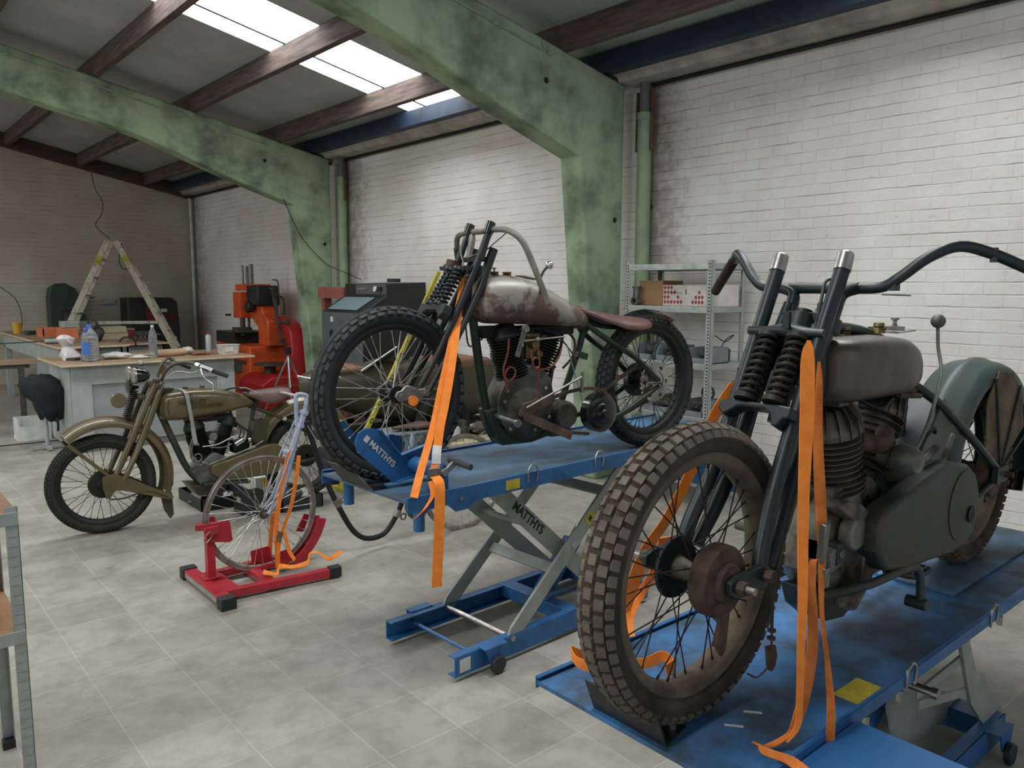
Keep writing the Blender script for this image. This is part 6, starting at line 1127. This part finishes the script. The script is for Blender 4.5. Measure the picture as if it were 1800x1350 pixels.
for k, (x, y, sx, sy, sz, l) in enumerate(((4.42, 5.92, .10, .08, .13, 'lump of black engine parts on the left of the low board'), (4.68, 5.94, .14, .08, .07, 'flat heap of black levers in the middle of the low board'), (4.98, 5.96, .10, .08, .09, 'small black carburettor heap at the right of the low board'))):
    lump('engine_parts', (x, y, .302), (sx, sy, sz), 'iron_part', l, 'engine part', 20+k, amp=.5)
t = thing('control_levers', 'bundle of bare metal levers and rods lying on the low board', 'levers', (4.66, 5.76, .305)); MB().tube([(-.15, 0, .14), (.0, 0, .12), (.12, .0, .10), (.35, .02, .09)], .012, smooth=3).tube([(-.1, .03, .0), (.06, .0, .08), (.1, .02, .03), (.05, .05, .0)], .008, smooth=3).bar((-.18, 0, .12), (-.06, 0, .10), .03, .04).build('lever', 'beige_bar', t)
t = thing('white_grip', 'white plastic canister on the low board right of the black wheel', 'canister', (4.24, 5.76, .315)); MB().loft([(0, 0, .04, .03, 2.5), (.04, 0, .05, .035, 2.5), (.10, .01, .045, .03, 2.5), (.13, .01, .02, .02, 2)], 20, 'z').build('canister_body', 'white_plastic', t, smooth=60, rot=(0, .5, 0))
t = thing('grey_crate', 'grey plastic crate behind the blue wheel clamp', 'crate', (3.80, 5.90, 0)); MB().bb(-.24, .24, -.18, .18, 0.0, .42).build('crate_body', 'bin_grey', t, smooth=0, bevel=.01); MB().bb(-.25, .25, -.19, .19, .42, .44).build('crate_lid', 'bin_grey', t, smooth=0, bevel=.004)
t = thing('red_saddle', 'worn reddish leather saddle lying on the grey crate', 'saddle', (3.86, 5.86, .441)); MB().loft([(-.20, .03, .02, .012, 2), (-.12, .03, .05, .02, 2.2), (0, .025, .09, .025, 2.4), (.12, .03, .12, .03, 2.4), (.18, .03, .09, .02, 2.2)], 24).build('saddle_shell', 'leather_red', t, smooth=60)
single('black_box', MB().bb(-.16, .16, -.12, .12, 0, .30), 'bin_black', 'black plastic box behind the spokes of the middle front wheel', 'box', (3.33, 6.20, .0), smooth=0, bevel=.008)
t = thing('yellow_stand', 'yellow metal stand with round holes leaning behind the middle motorcycle', 'stand', (3.72, 5.86, 0)); P0, P1 = (-.60, -.02, .02), (.46, .02, 1.84); MB().bar(P0, P1, .038, .03, up=(0, 1, 0)).build('long_bar', 'yellow_paint', t, smooth=0, bevel=.004); MB().bar((-.60, 0, .015), (-.56, .0, .015), .20, .03).build('support_leg', 'yellow_paint', t, smooth=0)
for f in (.22, .30, .38, .5, .6): p = V(P0).lerp(V(P1), f); MB().torus((p.x, p.y-.018, p.z), (0, 1, 0), .018, .005, 16).build('ring_eye', 'iron_part', t)
# floor crates by the olive motorcycle
t = thing('drip_tray', 'wide black plastic tray with metal parts on the floor under the olive motorcycle', 'tray', (2.22, 6.22, 0)); t.rotation_euler = (0, 0, -.0)
MB().bb(-.19, .20, -.25, .24, 0, .01).bb(-.20, -.19, -.26, .25, 0, .09).bb(.20, .21, -.26, .25, 0, .09).bb(-.2, .21, -.26, -.25, 0, .09).bb(-.2, .21, .24, .25, 0, .09).build('tray_body', 'bin_black', t, smooth=0); lump('metal_parts', (-.05, .02, .01), (.12, .09, .09), 'cast_alu', '', '', 31, amp=.5, parent=t); lump('cloth', (.06, -.16, .01), (.07, .05, .07), 'rag_white', '', '', 32, amp=.4, parent=t)
t = thing('black_crate', 'small black crate with a white label on the floor beside the drip tray', 'crate', (2.32, 5.72, 0)); MB().bb(-.10, .10, -.12, .12, 0, .15).build('crate_body', 'bin_black', t, smooth=0, bevel=.004); MB().bb(-.104, -.1, -.03, .04, .09, .13).build('label', 'label_white', t, smooth=0)
t = thing('parts_tub', 'black tub of oily parts on the floor right of the small crate', 'tub', (2.64, 5.67, 0)); MB().bb(-.16, .16, -.13, .13, 0, .015).bb(-.17, -.16, -.14, .14, 0, .10).bb(.16, .17, -.14, .14, 0, .10).bb(-.17, .17, -.14, -.13, 0, .10).bb(-.17, .17, .13, .14, 0, .10).build('tub_body', 'bin_black', t, smooth=0); lump('oily_parts', (0, 0, .012), (.11, .08, .11), 'iron_part', '', '', 33, amp=.5, parent=t); lump('paper', (.08, -.04, .06), (.05, .05, .07), 'rag_white', '', '', 34, amp=.5, parent=t)
t = thing('yellow_pack', 'small yellow and white carton behind the bicycle spokes', 'box', (2.70, 6.32, 0)); MB().bb(-.13, .13, -.07, .07, 0, .12).build('box_body', 'label_white', t, smooth=0); MB().bb(-.08, .10, -.074, -.07, .04, .115).build('yellow_print', 'yellow_plastic', t, smooth=0)
t = thing('spare_tyre_mud', 'flat dark oily debris on the floor by the curved tube', 'debris', (2.62, 4.75, 0)); bpy.data.objects.remove(t)

for o in COL.objects:
    if o.parent is None and 'label' in o:
        n_ = o.name.split('.')[0]; g_ = {'storage_bin': 'grey storage bins on the metal shelf', 'wood_block': 'wooden blocks on the back workbench', 'rag': 'rags on the front workbench', 'workbench': 'grey workbenches at the back', 'motorcycle': 'vintage motorcycles in the workshop', 'motorcycle_lift': 'blue motorcycle lifts', 'lashing_strap': 'orange lashing straps holding the motorcycles', 'concrete_portal_frame': 'green concrete portal frames', 'downpipe': 'green downpipes on the side wall', 'engine_parts': 'engine parts on the low board', 'loose_strap': 'loose orange strap ends'}.get(n_)
        if g_: o['group'] = g_
